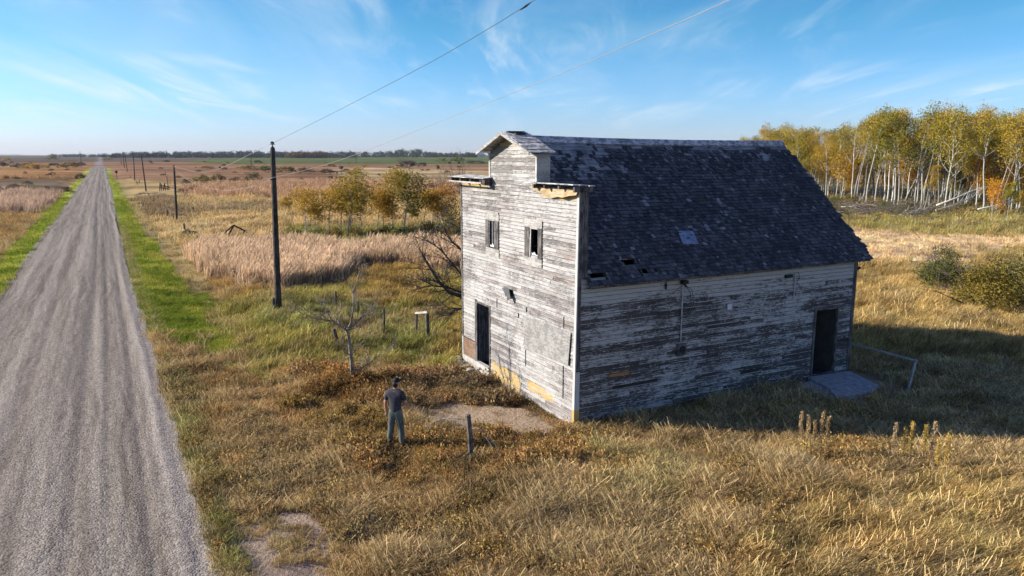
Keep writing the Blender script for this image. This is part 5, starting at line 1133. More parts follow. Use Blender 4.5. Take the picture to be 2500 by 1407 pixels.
for i, (u, vb, w_, h_, c, lab) in enumerate([
 (87, 413, 70, 17, GD, 'wide golden yellow shrub left of the far road end'), (133, 406, 34, 9, DG, 'low dark green shrub behind the golden one'),
 (127, 391, 32, 15, (.26, .20, .08), 'round tan tree crown on the left skyline'), (172, 411, 62, 21, (.27, .18, .06), 'brown and olive shrub clump just left of the far road end'),
 (199, 405, 24, 11, GRY, 'grey leafless shrub touching the far left pole'), (17, 394, 28, 10, GD, 'small yellow shrub on the left skyline'),
 (43, 411, 34, 16, (.15, .13, .07), 'grey olive shrub left of the golden one'), (10, 408, 30, 15, GRY, 'grey shrub at the left picture edge on the far field'),
 (4, 476, 34, 22, (.06, .055, .055), 'dark round shrub at the left picture edge in the flat'), (60, 470, 28, 11, (.13, .09, .06), 'low brown shrub in the left flat'),
 (72, 405, 30, 8, BR, 'small brown shrub over the golden shrub'), (262, 391, 30, 7, (.26, .22, .09), 'low yellowish shrub straight past the road end'),
 (254, 386, 13, 9, DG, 'small dark tree clump on the skyline past the road'), (406, 396, 22, 6, DG, 'tiny dark shrub in the green field'),
 (610, 417, 52, 17, (.22, .17, .05), 'olive shrub at the road end of the mid field row'), (652, 420, 60, 20, (.16, .15, .05), 'dark olive shrub behind the big utility pole'),
 (700, 423, 58, 20, (.19, .16, .05), 'yellow green shrub just right of the big utility pole in mid field'), (748, 424, 60, 18, (.12, .10, .05), 'dark brown olive shrub in the mid field row'),
 (800, 425, 54, 16, (.11, .085, .05), 'dark brown shrub ending the mid field row'), (843, 420, 24, 10, GRY, 'grey brown shrub beside the square bale'),
 (493, 446, 52, 25, (.25, .20, .06), 'yellow green shrub between the second pole and the big pole'), (535, 444, 38, 25, (.19, .16, .05), 'darker green shrub beside the yellow green one'),
 (456, 451, 26, 18, (.12, .085, .055), 'dark brown shrub right behind the second utility pole'), (617, 443, 48, 28, (.17, .135, .055), 'spindly olive shrub left of the big utility pole'),
 (575, 443, 34, 14, BR, 'sparse brown shrub between two olive ones'), (631, 399, 22, 9, DG, 'small dark shrub at the edge of the green field'),
 (507, 412, 40, 8, (.19, .15, .06), 'low tan shrub behind the pale track'), (595, 411, 38, 5, (.09, .075, .05), 'very low dark shrub strip by the pale track'),
 (445, 470, 30, 14, (.15, .10, .065), 'brown scrub next to the broken corral'), (462, 576, 38, 24, (.09, .06, .04), 'dark dead scrub heap round a post beyond the reeds'),
 (515, 563, 24, 11, (.38, .32, .06), 'small bright yellow shrub in the pale grass'), (1031, 408, 28, 14, GRY, 'smaller grey shrub right of the big grey one'),
 (1079, 397, 30, 14, (.24, .24, .05), 'light green shrub at the field edge'), (1116, 397, 36, 19, (.17, .19, .04), 'taller green shrub left of the store gable'),
 (1162, 400, 58, 10, (.16, .13, .06), 'low olive brown scrub touching the store gable'), (874, 420, 16, 17, (.42, .31, .05), 'narrow yellow shrub in mid field'),
 (866, 425, 44, 11, BR, 'brown grey scrub below the narrow yellow shrub'), (810, 408, 22, 9, BR, 'small brown scrub above the mid field row'),
 (1058, 467, 74, 22, (.17, .09, .055), 'reddish brown scrub behind the last orange aspen'), (738, 441, 20, 9, BR, 'small brown scrub on the reed bed edge'),
 (834, 440, 24, 12, (.16, .10, .065), 'brown scrub just right of the nearest round bale')]):
    shrub_px(sh_far[i % 3] if vb < 445 else sh_mid[0] if False else sh_far[(i + 1) % 3], u, vb, w_, h_, lab, c, GL_ if vb < 445 else 'scrub in the flat')
shrub_px(bs[0], 994, 410, 52, 30, 'big grey leafless shrub standing alone in mid field')
shrub_px(sh_far[1], 994, 410, 48, 22, 'grey twiggy undergrowth round the big leafless shrub', GRY)
shrub_px(sh_far[0], 197, 438, 26, 20, 'dark willow clump against the left road verge', (.045, .04, .03))
shrub_px(bs[1], 58, 470, 22, 16, 'bare brown twig clump in the left flat')
shrub_px(bs[0], 336, 452, 8, 14, 'tiny bare sapling near the third utility pole')
for (u, vb, w_, h_, c) in UND: shrub_px(sh_mid[0 if u % 2 else 1], u, vb, w_, h_, 'low leafy undergrowth at the feet of the young aspens', c, 'undergrowth under the young aspens')
sr = random.Random(88)
for i in range(85):
    vb = 396 + 84 * sr.random() ** 1.5; u = sr.uniform(300, 1125) if sr.random() < .7 else sr.uniform(2, 170)
    if u > 300 and vb > 455 and u < 440: continue
    k = sr.random(); w_ = sr.uniform(7, 20) * (.6 + (vb - 396) / 60); c = [(.10, .07, .05), (.17, .11, .06), (.22, .15, .06), (.12, .11, .05), (.20, .09, .05)][int(k * 5)]
    shrub_px(sh_far[i % 3], u, vb, w_, w_ * sr.uniform(.28, .5), 'tiny brownish scrub dotted over the far flat', c, 'tiny scrub dotted over the far flat')
# thicket by the far wall of the store
shrub_px(sh_mid[0], 1112, 585, 70, 100, 'sparse olive shrub between the aspens and the store wall', (1.3, 1.0, .8))
shrub_px(sh_mid[1], 1085, 590, 60, 40, 'low brown undergrowth at the foot of the bare thicket', (1.5, .9, .7))
shrub_px(sh_mid[1], 1140, 470, 60, 40, 'brown shrub showing over the left shoulder of the store', (1.0, .7, .6))
shrub_px(bs[1], 1120, 480, 60, 110, 'bare tall shrub rising behind the left shoulder of the store')
shrub_px(bs[0], 1080, 475, 40, 60, 'thin bare shrub left of the taller one behind the store shoulder')
# big bare willow whose limbs lean out from behind the store
r = random.Random(9); mb = MB(); B0 = b2w(2.2, 9.0); root = empty('bare_willow', (B0[0], B0[1], gz_at(B0[0], B0[1])), 0, 'dark bare willow spreading its limbs out from behind the store wall', 'tree')
loc_ = lambda u, v, y: at_dist(u, v, y) - np.array([B0[0], B0[1], 0])
tips = []
for path in [[(1190, 745, 29.8), (1132, 727, 28.6), (1098, 716, 28.0), (1072, 690, 27.8), (1050, 655, 27.6), (1030, 620, 27.6)], [(1185, 720, 29.4), (1128, 674, 29.0), (1100, 640, 29.0), (1075, 610, 29.0), (1045, 590, 29.0)],
             [(1190, 700, 30.5), (1126, 612, 30.4), (1100, 588, 30.5), (1083, 560, 30.6)], [(1180, 730, 29.2), (1125, 715, 28.6), (1090, 702, 28.4), (1060, 700, 28.1), (1020, 680, 27.9)],
             [(1170, 640, 31.0), (1124, 562, 31.0), (1100, 545, 31.2)], [(1185, 745, 29.0), (1135, 752, 28.2), (1110, 760, 27.8), (1095, 772, 27.6)]]:
    pts = [loc_(*p) for p in path]; n = len(pts); r0 = .10 if path[0][0] == 1190 and path[0][1] == 745 else .055
    pts = [np.array([0, 0, .2])] + pts; rad = [r0 * 1.4] + [max(.014, r0 * (1 - .8 * i / n)) for i in range(n)]; mb.tube(pts, rad, 6, .5, cap=False)
    for i in range(1, len(pts) - 1):
        for k in range(5 if i > 1 else 2):
            f = r.random(); q = pts[i] * (1 - f) + pts[i + 1] * f; d = unit(pts[i + 1] - pts[i]) + np.array([r.gauss(-.35, .5), r.gauss(0, .5), r.gauss(.15, .5)])
            grow(mb, q, d, r.uniform(.5, 1.2), .017, 2, r, tips, 3, .1, .18, .006, 4, .8, .6, 4)
mb.build('trunk', M['bark_dark'], root, smooth=True)
yc = [loc_(*p) for p in [(1112, 678, 28.8), (1125, 690, 28.5), (1092, 690, 28.2), (1118, 686, 28.6), (1058, 618, 29.0), (1090, 696, 28.2), (1130, 688, 28.5), (1100, 684, 28.3)]]
V, F, rv = leaves(yc, 22, .12, .03, np.random.default_rng(5), hues=np.full(len(yc), 1.0)); o = np_mesh('leaves', V, F, M['leaf'], {'rnd': ('FLOAT', 'FACE', rv)}); o.parent = root; o.color = (1.2, 1.25, 1, 1); o['label'] = 'last yellow leaves on the willow'
# small bare tree in front of the store
r = random.Random(14); B = gnd(863, 940); z0 = gz_at(B[0], B[1]); root = empty('bare_tree', (B[0], B[1], z0), 0, 'small leafless grey tree with wide low branches in front of the store', 'tree')
L2 = lambda u, v, dy=0: at_dist(u, v, B[1] + dy) - np.array([B[0], B[1], z0])
mb = MB()
mb.tube([(0, 0, -.1), L2(861, 920), L2(858, 880), L2(854, 845), L2(849, 812), L2(846, 806)], [.085, .075, .062, .058, .055, .05], 7, .5, cap=False)
def limb(pts, r0, kids, ln=.55, dep=2):
    P = [np.asarray(p) for p in pts]; n = len(P); rad = [max(.009, r0 * (1 - .78 * i / (n - 1))) for i in range(n)]; mb.tube(P, rad, 5, .5, cap=False)
    for i in range(1, n):
        for k in range(kids):
            f = r.random(); q = P[i - 1] * (1 - f) + P[i] * f; d = unit(P[i] - P[i - 1]) + np.array([r.gauss(0, .5), r.gauss(0, .5), r.gauss(.35, .35)])
            grow(mb, q, d, ln * r.uniform(.6, 1.2), rad[i] * .6, dep, r, None, 3, .12, .16, .0045, 4, .75, .6, 4)
limb([L2(848, 808), L2(835, 800, -.1), L2(815, 785, -.3), L2(795, 782, -.5), L2(770, 778, -.7), L2(752, 772, -.8)], .04, 3)
limb([L2(835, 800, -.1), L2(818, 775, .2), L2(800, 758, .4), L2(785, 745, .5)], .025, 3)
limb([L2(848, 806), L2(858, 785), L2(864, 745, .1), L2(862, 710, .1), L2(872, 690, .1), L2(878, 662, .1)], .035, 3, .5)
limb([L2(850, 806), L2(872, 785, .2), L2(893, 768, .4), L2(910, 756, .5), L2(932, 752, .6)], .032, 3, .45)
limb([L2(849, 808), L2(868, 800, -.3), L2(890, 775, -.5), L2(905, 760, -.6)], .025, 2, .45)
limb([L2(858, 870), L2(845, 860, -.1), L2(832, 845, -.2), L2(822, 830, -.3)], .022, 2, .4)
limb([L2(860, 905), L2(878, 900, .1), L2(900, 888, .1), L2(925, 868, .2), L2(945, 850, .2)], .022, 3, .45)
limb([L2(859, 865), L2(872, 850, .3), L2(895, 825, .5), L2(918, 812, .5)], .020, 2, .4)
limb([L2(862, 918), L2(878, 905), L2(890, 895)], .018, 2, .3)
mb.build('trunk', M['bark_grey'], root, smooth=True)
# brush pile and fallen trunks at the foot of the grove
r = random.Random(31); c = gnd(2165, 526); root = empty('brush_pile', (c[0], c[1], gz_at(c[0], c[1])), 0, 'grey tangle of cut branches piled at the foot of the grove', 'brush pile'); mb = MB()
for i in range(210):
    u = r.uniform(2035, 2290); v = r.uniform(505, 538); P = gnd(u, v) - np.array([c[0], c[1], 0]); P[2] = r.uniform(0, 1.0); a = r.gauss(0, .5) + (math.pi if r.random() < .5 else 0)
    grow(mb, P, [math.cos(a), math.sin(a) * .6, r.gauss(.05, .28)], r.uniform(1.2, 3.2), r.uniform(.014, .05), 1, r, None, 3, 0.0, .12, .010, 4, .6, .5, 4)
mb.build('branches', M['bark_grey'], root, smooth=True)
for (a, b_, ra, rb, kids, lab) in [((2287, 502, 96), (2382, 461, 97), .16, .07, 5, 'thick pale fallen trunk propped over the brush, uppermost of the fallen ones'), ((2284, 514, 94), (2374, 482, 95), .12, .05, 5, 'thinner fallen trunk just below the thick propped one'),
      ((2164, 529, 89), (2259, 517, 90), .10, .05, 6, 'pale forked fallen trunk lying on the brush pile'), ((2388, 511, 92), (2486, 486, 94), .11, .05, 4, 'fallen trunk lying behind the small orange aspen'), ((2055, 505, 98), (2120, 500, 98), .10, .05, 4, 'fallen branch at the store end of the brush pile')]:
    p = at_dist(*a); q = at_dist(*b_); mb = MB(); m1 = (p + q) / 2 + [0, 0, -.15]; o0 = np.array([p[0], p[1], 0]); pts = [p - o0, m1 - o0, q - o0]; mb.tube(pts, [ra, (ra + rb) / 2, rb], 6, .5)
    for k in range(kids):
        f = r.uniform(.3, 1); s = pts[0] * (1 - f) + pts[2] * f; grow(mb, s, unit(q - p) + np.array([0, r.gauss(0, .5), r.gauss(.1, .4)]), r.uniform(1, 2.4), .035, 1, r, None, 3, .0, .1, .012, 4, .6, .5, 4)
    o = mb.build('fallen_tree', M['aspen'], None, smooth=True, loc=tuple(o0)); tag(o, lab, 'fallen tree', 'fallen trunks at the grove')
for (u, vb, w_, h_, c, lab) in [(2120, 507, 34, 22, (1.9, 1.2, .5), 'orange yellow undergrowth shrub before the grove'), (2158, 508, 30, 22, (.9, 1.3, .6), 'light green undergrowth shrub before the grove'), (2132, 506, 24, 18, (1.5, .45, .45), 'dark red undergrowth shrub before the grove'), (2040, 500, 40, 26, (1.0, 1.1, .7), 'green shrub just past the roof edge'), (2240, 508, 40, 20, (1.2, 1.0, .6), 'olive undergrowth beside the leaning trunk'), (2460, 524, 44, 16, (1.5, .4, .45), 'dark red low shrub behind the thin green aspen'), (2360, 512, 60, 22, (.8, .8, .6), 'dark undergrowth under the fallen trunks'), (2080, 498, 40, 30, (1.3, 1.0, .6), 'yellow olive shrub between trunks near the roof edge')]:
    shrub_px(sh_mid[0], u, vb, w_, h_, lab, c, 'undergrowth shrubs at the grove edge')
# far woods along the horizon, each one mass
def far_wood(name, u0, u1, vb, htf, col, label, n, seed, dd=90):
    rs = np.random.default_rng(seed); u = rs.uniform(u0, u1, n); P = np.array([gnd(a, vb) for a in u]); d = P[:, 1] + rs.uniform(0, dd, n); P = P * (d / P[:, 1])[:, None]; pxm = FPX / d
    H = np.array([htf(a) for a in u]) / pxm * rs.uniform(.62, 1.08, n); cent = []; hu = []
    for i in range(n):
        h = rs.random() * .75
        for k in range(5): cent.append((P[i, 0] + rs.normal(0, H[i] * .28), P[i, 1] + rs.normal(0, 3), H[i] * (.12 + .8 * rs.random()))); hu.append(np.clip(h + rs.normal(0, .1), 0, 1))
    V, F, rv = leaves(cent, 16, 2.6, 1.5, rs, .9, np.array(hu)); o = np_mesh(name, V, F, M['leafplain'], {'rnd': ('FLOAT', 'FACE', rv)}); o.color = (*col, 1); tag(o, label, 'wood', kind='stuff'); return o
hA = lambda u: np.interp(u, [270, 300, 360, 440, 520, 600, 690], [9, 12, 15, 14, 15, 16, 14])
far_wood('far_wood', 270, 700, 386, hA, (.075, .085, .075), 'dark far wood on the horizon beyond the road end', 230, 1)
far_wood('far_wood', 660, 870, 386, lambda u: 15, (.085, .085, .075), 'dark far wood on the horizon behind the big pole', 110, 2)
far_wood('far_wood', 700, 800, 386.6, lambda u: 15, (.20, .12, .075), 'russet far wood on the horizon right of the big pole', 55, 3, 20)
far_wood('far_wood', 864, 1165, 385, lambda u: np.interp(u, [864, 940, 980, 1030, 1050, 1165], [12, 14, 22, 18, 12, 10]), (.07, .09, .055), 'green far wood mound on the horizon left of the store', 170, 4)
far_wood('far_wood', 125, 270, 383.5, lambda u: 6, (.10, .11, .11), 'thin far tree line on the left horizon', 60, 5, 200)
far_wood('far_wood', 1150, 1300, 384, lambda u: 10, (.09, .10, .09), 'far wood seen above the store shoulder', 40, 6)
# ------------------------------------------------------------------ utility poles, wires, fence posts, bales, sign, person
def upole(u, vb, ut, vt, r0, r1, lab, group='utility poles along the road', ins=True):
    x, y, z = on_ground(u, vb); T = at_dist(ut, vt, y); root = empty('utility_pole', (x, y, z), 0, lab, 'utility pole', group)
    t = np.array([T[0] - x, 0.0, T[2] - z]); mb = MB(); mb.tube([(0, 0, -.3), t * .5 + [0, 0, 0], t], [r0, (r0 + r1) / 2, r1], 10, .5); 
    if ins: mb.tube([t, t + [0, 0, .10]], [r1 * .95, .02], 10)
    mb.build('pole', M['pole'], root, smooth=False)
    if ins:
        b = MB(); k = r1 / .09; b.tube([t + [0, 0, .05], t + [0, 0, .20]], [.018 * k, .018 * k], 6); b.tube([t + np.array([0, 0, .17]), t + np.array([0, 0, .21]), t + np.array([0, 0, .27]), t + np.array([0, 0, .30])], [.04 * k, .07 * k, .065 * k, .03 * k], 8); b.beam(t + [-.10 * k, 0, .17], t + [.10 * k, 0, .17], .03, .03); b.build('insulator', M['cable'], root)
    return root, np.array([x, y, z]), np.array([T[0], y, T[2]])
p1, B1, T1 = upole(680, 762, 665.5, 362, .165, .105, 'tall thick tarred utility pole nearest the camera, carrying the two wires')
b = MB(); t1 = T1 - B1; br = t1 * .815; b.beam(br + [-.13, -.12, 0], br + [.16, -.12, .03], .03, .05); b.build('bracket', M['cable'], p1)
p2, B2, T2 = upole(432, 541, 425, 410, .14, .10, 'second utility pole from the camera, shorter, beyond the road ditch')
p3, B3, T3 = upole(357, 467, 345, 380, .14, .10, 'third utility pole leaning toward the road')
p4, B4, T4 = upole(329, 441, 326, 384, .15, .11, 'fourth utility pole along the road')
p5, B5, T5 = upole(311, 419, 305, 379, .16, .12, 'fifth utility pole leaning slightly left')
upole(304, 410, 299, 371, .2, .14, 'sixth utility pole, taller than its neighbours near the road end')
upole(296, 401, 295, 374, .2, .15, 'thin far utility pole past the sixth one')
upole(199, 406, 195, 370, .2, .14, 'lone utility pole left of the far road end', ins=False)
upole(613, 404, 613, 379, .25, .2, 'far thin utility pole standing before the green field', ins=False)
upole(869, 399, 869, 372, .25, .2, 'far thin utility pole seen through the upper wire', ins=False)
# wires: hang in the vertical plane of the pole line
PN = RP; P0 = np.array([B1[0], B1[1], 0])
def wplane(u, v, off=0.0):
    d = ray(u, v); t = ((P0 + RP * off - C0) @ PN) / (d @ PN); return C0 + d * t
def catmull(pts, n=10):
    P = [np.asarray(p, float) for p in pts]; P = [2 * P[0] - P[1]] + P + [2 * P[-1] - P[-2]]; out = []
    for i in range(1, len(P) - 2):
        for k in range(n):
            t = k / n; out.append(.5 * ((2 * P[i]) + (-P[i - 1] + P[i + 1]) * t + (2 * P[i - 1] - 5 * P[i] + 4 * P[i + 1] - P[i + 2]) * t * t + (-P[i - 1] + 3 * P[i] - 3 * P[i + 1] + P[i + 2]) * t ** 3))
    return out + [P[-2]]
def sagged(a, b_, s, n=24): return [a * (1 - t) + b_ * t - np.array([0, 0, 4 * s * t * (1 - t)]) for t in np.linspace(0, 1, n)]
up = [wplane(665.5, 350), wplane(760, 303), wplane(890, 237), wplane(1050, 153), wplane(1200, 66), wplane(1306, 0)]; up.append(up[-1] + (up[-1] - up[-2]) * 4.5)
mb = MB(); mb.tube(catmull(up), [.0055] * (len(catmull(up))), 5); o = mb.build('wire', M['wire_dark'], smooth=True); tag(o, 'thin grey upper wire rising from the pole top across the sky', 'wire')
lw_ = [wplane(667, 434), wplane(760, 412), wplane(862, 380), wplane(1100, 287), wplane(1360, 184), wplane(1600, 80), wplane(1783, 0)]; lw_.append(lw_[-1] + (lw_[-1] - lw_[-2]) * 4.0)
mb = MB(); mb.tube(catmull(lw_), [.0048] * (len(catmull(lw_))), 5); o = mb.build('wire', M['wire_pale'], smooth=True); tag(o, 'pale lower wire rising from the side of the pole across the sky', 'wire')
a2 = T2 + [0, 0, .15]; pl = [wplane(667, 434), wplane(630, 452), wplane(590, 461), wplane(548, 465), wplane(500, 457), wplane(460, 440), a2 + [0, 0, -.3]]
mb = MB(); q = catmull(pl); mb.tube(q, [.008] * len(q), 5); o = mb.build('wire', M['wire_pale'], smooth=True); tag(o, 'deeply sagging pale wire between the big pole and the second pole', 'wire')
mb = MB(); pl = [wplane(665.5, 350), wplane(620, 372), wplane(549, 407), wplane(510, 419), wplane(480, 420), a2]; q = catmull(pl); mb.tube(q, [.008] * len(q), 5); o = mb.build('wire', M['wire_pale'], smooth=True); tag(o, 'upper wire from the big pole top down to the second pole', 'wire')
for a, c, lab in ((a2, T3, 'wire between the second and the third pole'), (T3, T4, 'wire between the third and the fourth pole'), (T4, T5, 'wire between the fourth and the fifth pole')):
    mb = MB(); q = sagged(a, c + [0, 0, .1], 1.6); mb.tube(q, [.012] * len(q), 4); tag(mb.build('wire', M['wire_dark'], smooth=True), lab, 'wire')
P = wplane(1284, 15); mb = MB(); mb.tube([P + [-.10, .06, -.06], P, P + [.10, -.06, .06]], [.006, .022, .006], 6); tag(mb.build('wire_splice', M['cable']), 'dark splice on the upper wire at the top of the picture', 'wire splice')
# fence posts
GP = 'old fence posts in the fields'
for i, (u, vb, ut, vt, r0, lab) in enumerate([
 (363, 482, 362, 473, .09, 'short fence post nearest the third utility pole'), (369, 490, 368, 479, .09, 'fence post second in the line toward the camera from the third pole'), (377, 497, 376, 485, .09, 'fence post third in the line from the third pole'), (391, 509, 390, 497, .09, 'fence post in the line over a yellow patch'), (409, 529, 408, 513, .09, 'fence post last but one before the second pole'),
 (425, 543, 423, 528, .085, 'fence post at the foot of the second utility pole'), (472, 518, 471, 505, .11, 'lone stout post in the flat right of the second pole'), (450, 566, 449, 546, .09, 'post sticking out of the dead scrub heap'), (481, 597, 480, 575, .08, 'fence post at the road corner of the reed bed'),
 (568, 588, 568, 572, .07, 'post next to the fallen frame'), (576, 689, 573, 661, .075, 'fence post at the near edge of the reed bed'), (520, 625, 520, 612, .06, 'short post standing inside the reed bed'), (661, 584, 660, 570, .08, 'post just left of the big pole above the reeds'), (708, 692, 707, 661, .03, 'thin stake right of the big pole at the reed edge'),
 (669, 764, 667, 728, .07, 'short fence post touching the foot of the big pole'), (742, 718, 745, 700, .05, 'small leaning post right of the big pole'), (820, 748, 819, 711, .055, 'dark fence post behind the bare tree crown'), (874, 783, 873, 735, .045, 'slim post right behind the bare tree'), (938, 816, 937, 753, .045, 'tall slim post between the bare tree and the gate frame'),
 (826, 853, 815, 803, .07, 'thick leaning post left of the bare tree trunk'), (847, 1027, 847, 1012, .02, 'tiny stake in the weeds left of the man'), (1151, 1122, 1143, 1012, .065, 'tall square post standing alone in front of the store'), (318, 435, 318, 429, .07, 'tiny distant post by the fourth pole'), (340, 446, 340, 438, .08, 'tiny distant post left of the third pole')]):
    x, y, z = on_ground(u, vb); T = at_dist(ut, vt, y); t = np.array([T[0] - x, 0, max(.25, T[2] - z)]); mb = MB()
    mb.tube([(0, 0, -.2), t * .5 + [r0 * .15, 0, 0], t - [0, 0, .02], t + [0, 0, .005]], [r0 * 1.05, r0, r0 * .95, r0 * .6], 8, .5); tag(mb.build('fence_post', M['post'], None, loc=(x, y, z)), lab, 'post', GP)
# gate frame
c = gnd(1045, 838); root = empty('gate_frame', (c[0], c[1], gz_at(c[0], c[1])), 0, 'two dark posts joined by a pale top rail, left of the store', 'gate frame'); c[2] = 0
f1 = gnd(1016, 812) - c; f1[2] = 0; tA = at_dist(1017, 766, gnd(1016, 812)[1]) - c; tB = at_dist(1043, 768, c[1]) - c
b = MB(); b.tube([f1 + [0, 0, -.2], tA], [.06, .05], 7); b.build('post', M['post'], root); b = MB(); b.tube([(0, 0, -.2), tB], [.085, .08], 8); b.build('post', M['post'], root)
b = MB(); b.beam(tA + [-.04, 0, -.02], tB + [0.02, 0, .05], .07, .08); b.build('rail', M['postpale'], root)
# loose bent wires at the front post
x, y, z = on_ground(1150, 1085); mb = MB()
for q in [[(0, 0, .75), (-.5, .2, .72), (-1.0, .4, .5), (-1.3, .5, .1)], [(0, 0, .6), (-.35, .1, .68), (-.9, .3, .62), (-1.1, .3, .3)], [(.05, 0, .55), (.4, -.2, .5), (.75, -.5, .15), (.95, -.7, -.05)], [(.05, 0, .5), (.3, -.2, .52), (.6, -.5, .2)]]:
    q = catmull(q, 6); mb.tube(q, [.007] * len(q), 4)
tag(mb.build('loose_wire', M['wire_pale'], None, loc=(x - .03, y - .15, z)), 'bent pale fence wires curling from the lone front post', 'wire')
# broken corral and fallen frame
root = empty('broken_corral', tuple(gnd(400, 465)), 0, 'dark broken plank corral with leaning stakes near the third pole', 'corral'); c = gnd(400, 465)
for (ua, va, ub, vb, w_) in [(390, 466, 391, 446, .16), (395, 466, 394, 449, .14), (399, 465, 401, 450, .14), (404, 465, 402, 447, .14), (409, 464, 411, 452, .12), (413, 462, 403, 418, .07), (408, 462, 410, 425, .05)]:
    y = gnd(ua, va)[1]; b = MB(); b.beam(at_dist(ua, va, y) - c - [0, 0, .1], at_dist(ub, vb, y) - c, w_, w_ * .6, up=(0, 1, 0)); b.build('stake', M['bark_dark'], root)
for (ua, va, ub, vb) in [(389, 452, 416, 458), (389, 458, 414, 463)]:
    b = MB(); y = gnd(400, 465)[1]; b.beam(at_dist(ua, va, y) - c, at_dist(ub, vb, y + .5) - c, .1, .16); b.build('rail', M['bark_dark'], root)
c = gnd(572, 583); root = empty('timber_ruin', (c[0], c[1], 0), 0, 'dark collapsed gable shaped timber frame lying beyond the reed bed', 'timber frame'); y = c[1]
for (ua, va, ub, vb, w_, dy) in [(552, 566, 570, 550, .10, 0), (570, 550, 598, 564, .12, .3), (598, 564, 592, 572, .08, .3), (552, 566, 553, 580, .07, 0), (559, 573, 571, 550, .12, -.6), (559, 572, 560, 588, .07, -.6), (568, 588, 568, 574, .07, .3)]:
    b = MB(); b.beam(at_dist(ua, va, y + dy) - [c[0], c[1], 0], at_dist(ub, vb, y + dy) - [c[0], c[1], 0], w_, w_, up=(0, 1, 0)); b.build('beam', M['bark_dark'], root)
# round bales
M['bale'] = simple('old_hay', (.11, .075, .045), (.05, .035, .025), 4, bumps=.6)
for (u, vb, h_, rz, lab) in [(806, 441, 12, .3, 'largest round hay bale, just above the young aspens'), (832, 413, 8, .2, 'round hay bale beyond the brown shrubs'), (1069, 412, 7, 1.2, 'flattened old bale in the pale field'), (1097, 400, 6, .4, 'small far bale under the light green shrub'), (1121, 400, 5, .5, 'smallest far bale under the taller green shrub'), (537, 411, 5, .9, 'far dark bale on the pale track'), (607, 411, 4.5, .9, 'far dark bale near the low shrub strip')]:
    x, y, z = on_ground(u, vb); R = h_ * y / FPX / 2; mb = MB(); n = 18; prof = [(-.62, .80), (-.60, .97), (-.2, 1.0), (.2, .99), (.60, .97), (.62, .80)]
    pts = [(R * a * 1.15, 0, R * .93) for a, _ in prof]; mb.tube(pts, [R * k for _, k in prof], n, .5); tag(mb.build('hay_bale', M['bale'], None, smooth=False, loc=(x, y, z), rz=rz + .9), lab, 'hay bale', 'hay bales in the far fields')
# diamond road sign seen from behind
x, y, z = on_ground(285.5, 433); root = empty('road_sign', (x, y, z), 0, 'small diamond road sign on a post at the right verge, seen edge dark', 'road sign'); b = MB(); b.box(-.05, .05, -.05, .05, -.2, 2.2); b.build('post', M['post'], root)
b = MB(); b.add([(0, -.08, 1.45), (.62, -.08, 2.05), (0, -.08, 2.65), (-.62, -.08, 2.05), (0, -.06, 1.45), (.62, -.06, 2.05), (0, -.06, 2.65), (-.62, -.06, 2.05)], [(0, 1, 2, 3), (7, 6, 5, 4), (0, 4, 5, 1), (1, 5, 6, 2), (2, 6, 7, 3), (3, 7, 4, 0)]); b.build('sign_panel', simple('sign_back', (.16, .05, .03), (.1, .04, .03), 3), root)
# far white farm shed on the horizon
x, y, z = on_ground(1168, 384.5); root = empty('farm_shed', (x, y, 0), .2, 'tiny white farm shed on the horizon beside the store gable', 'shed'); b = MB(); b.box(-14, 14, -6, 6, -2, 8); b.build('wall', M['white_box'], root)
b = MB(); b.add([(-15, -7, 8.01), (15, -7, 8.01), (15, 0, 12), (-15, 0, 12), (-15, 7, 8.01), (15, 7, 8.01)], [(0, 1, 2, 3), (3, 2, 5, 4), (0, 3, 4), (1, 5, 2)]); b.build('roof', M['metal'], root)
# tall dried weeds catching the sun
def weedstalk(seed):
    r = random.Random(seed); rs = np.random.default_rng(seed); mb = MB(); mb.tube([(0, 0, -.05), (.02, 0, .5), (.03, .01, 1.0)], [.008, .006, .004], 4, .5, cap=False); root = empty('tall_weed', (0, 0, 0), 0, None, 'weed')
    mb.build('stem', M['twig'], root); cent = [(.02 + rs.normal(0, .02), rs.normal(0, .02), h) for h in np.linspace(.45, 1.0, 12)]
    V, F, rv = leaves(cent, 26, .05, .022, rs, 1.2); o = np_mesh('leaves', V, F, M['leafplain'], {'rnd': ('FLOAT', 'FACE', rv)}); o.parent = root; return root
wp = [weedstalk(1), weedstalk(2)]
wl = ['leftmost', 'second', 'third', 'fourth', 'fifth']
for i, (u, v) in enumerate([(1948, 1030), (1968, 1027), (1986, 1025), (2002, 1026), (2014, 1024)]):
    x, y, z = on_ground(u, v + 92); place(wp[i % 2], x, y, z, 1.15 - .12 * (i % 3), i * 1.3, f'{wl[i]} of five pale dried weed stalks standing against the store shadow', 'tall weeds at the shadow edge', (.62, .42, .20), sxy=.65)
wl = ['leftmost', 'second', 'third', 'fourth', 'fifth', 'sixth', 'last']
for i, (u, v) in enumerate([(2176, 1046), (2204, 1048), (2220, 1045), (2250, 1042), (2270, 1050), (2286, 1078), (2304, 1080)]):
    x, y, z = on_ground(u, v + 100); place(wp[i % 2], x, y, z, 1.15 - .1 * (i % 2), i * 1.7, f'{wl[i]} of seven tall golden weed stalks toward the right picture edge', 'tall weeds at the shadow edge', (.62, .42, .09) if i not in (0, 4) else (.55, .38, .2), sxy=.75)
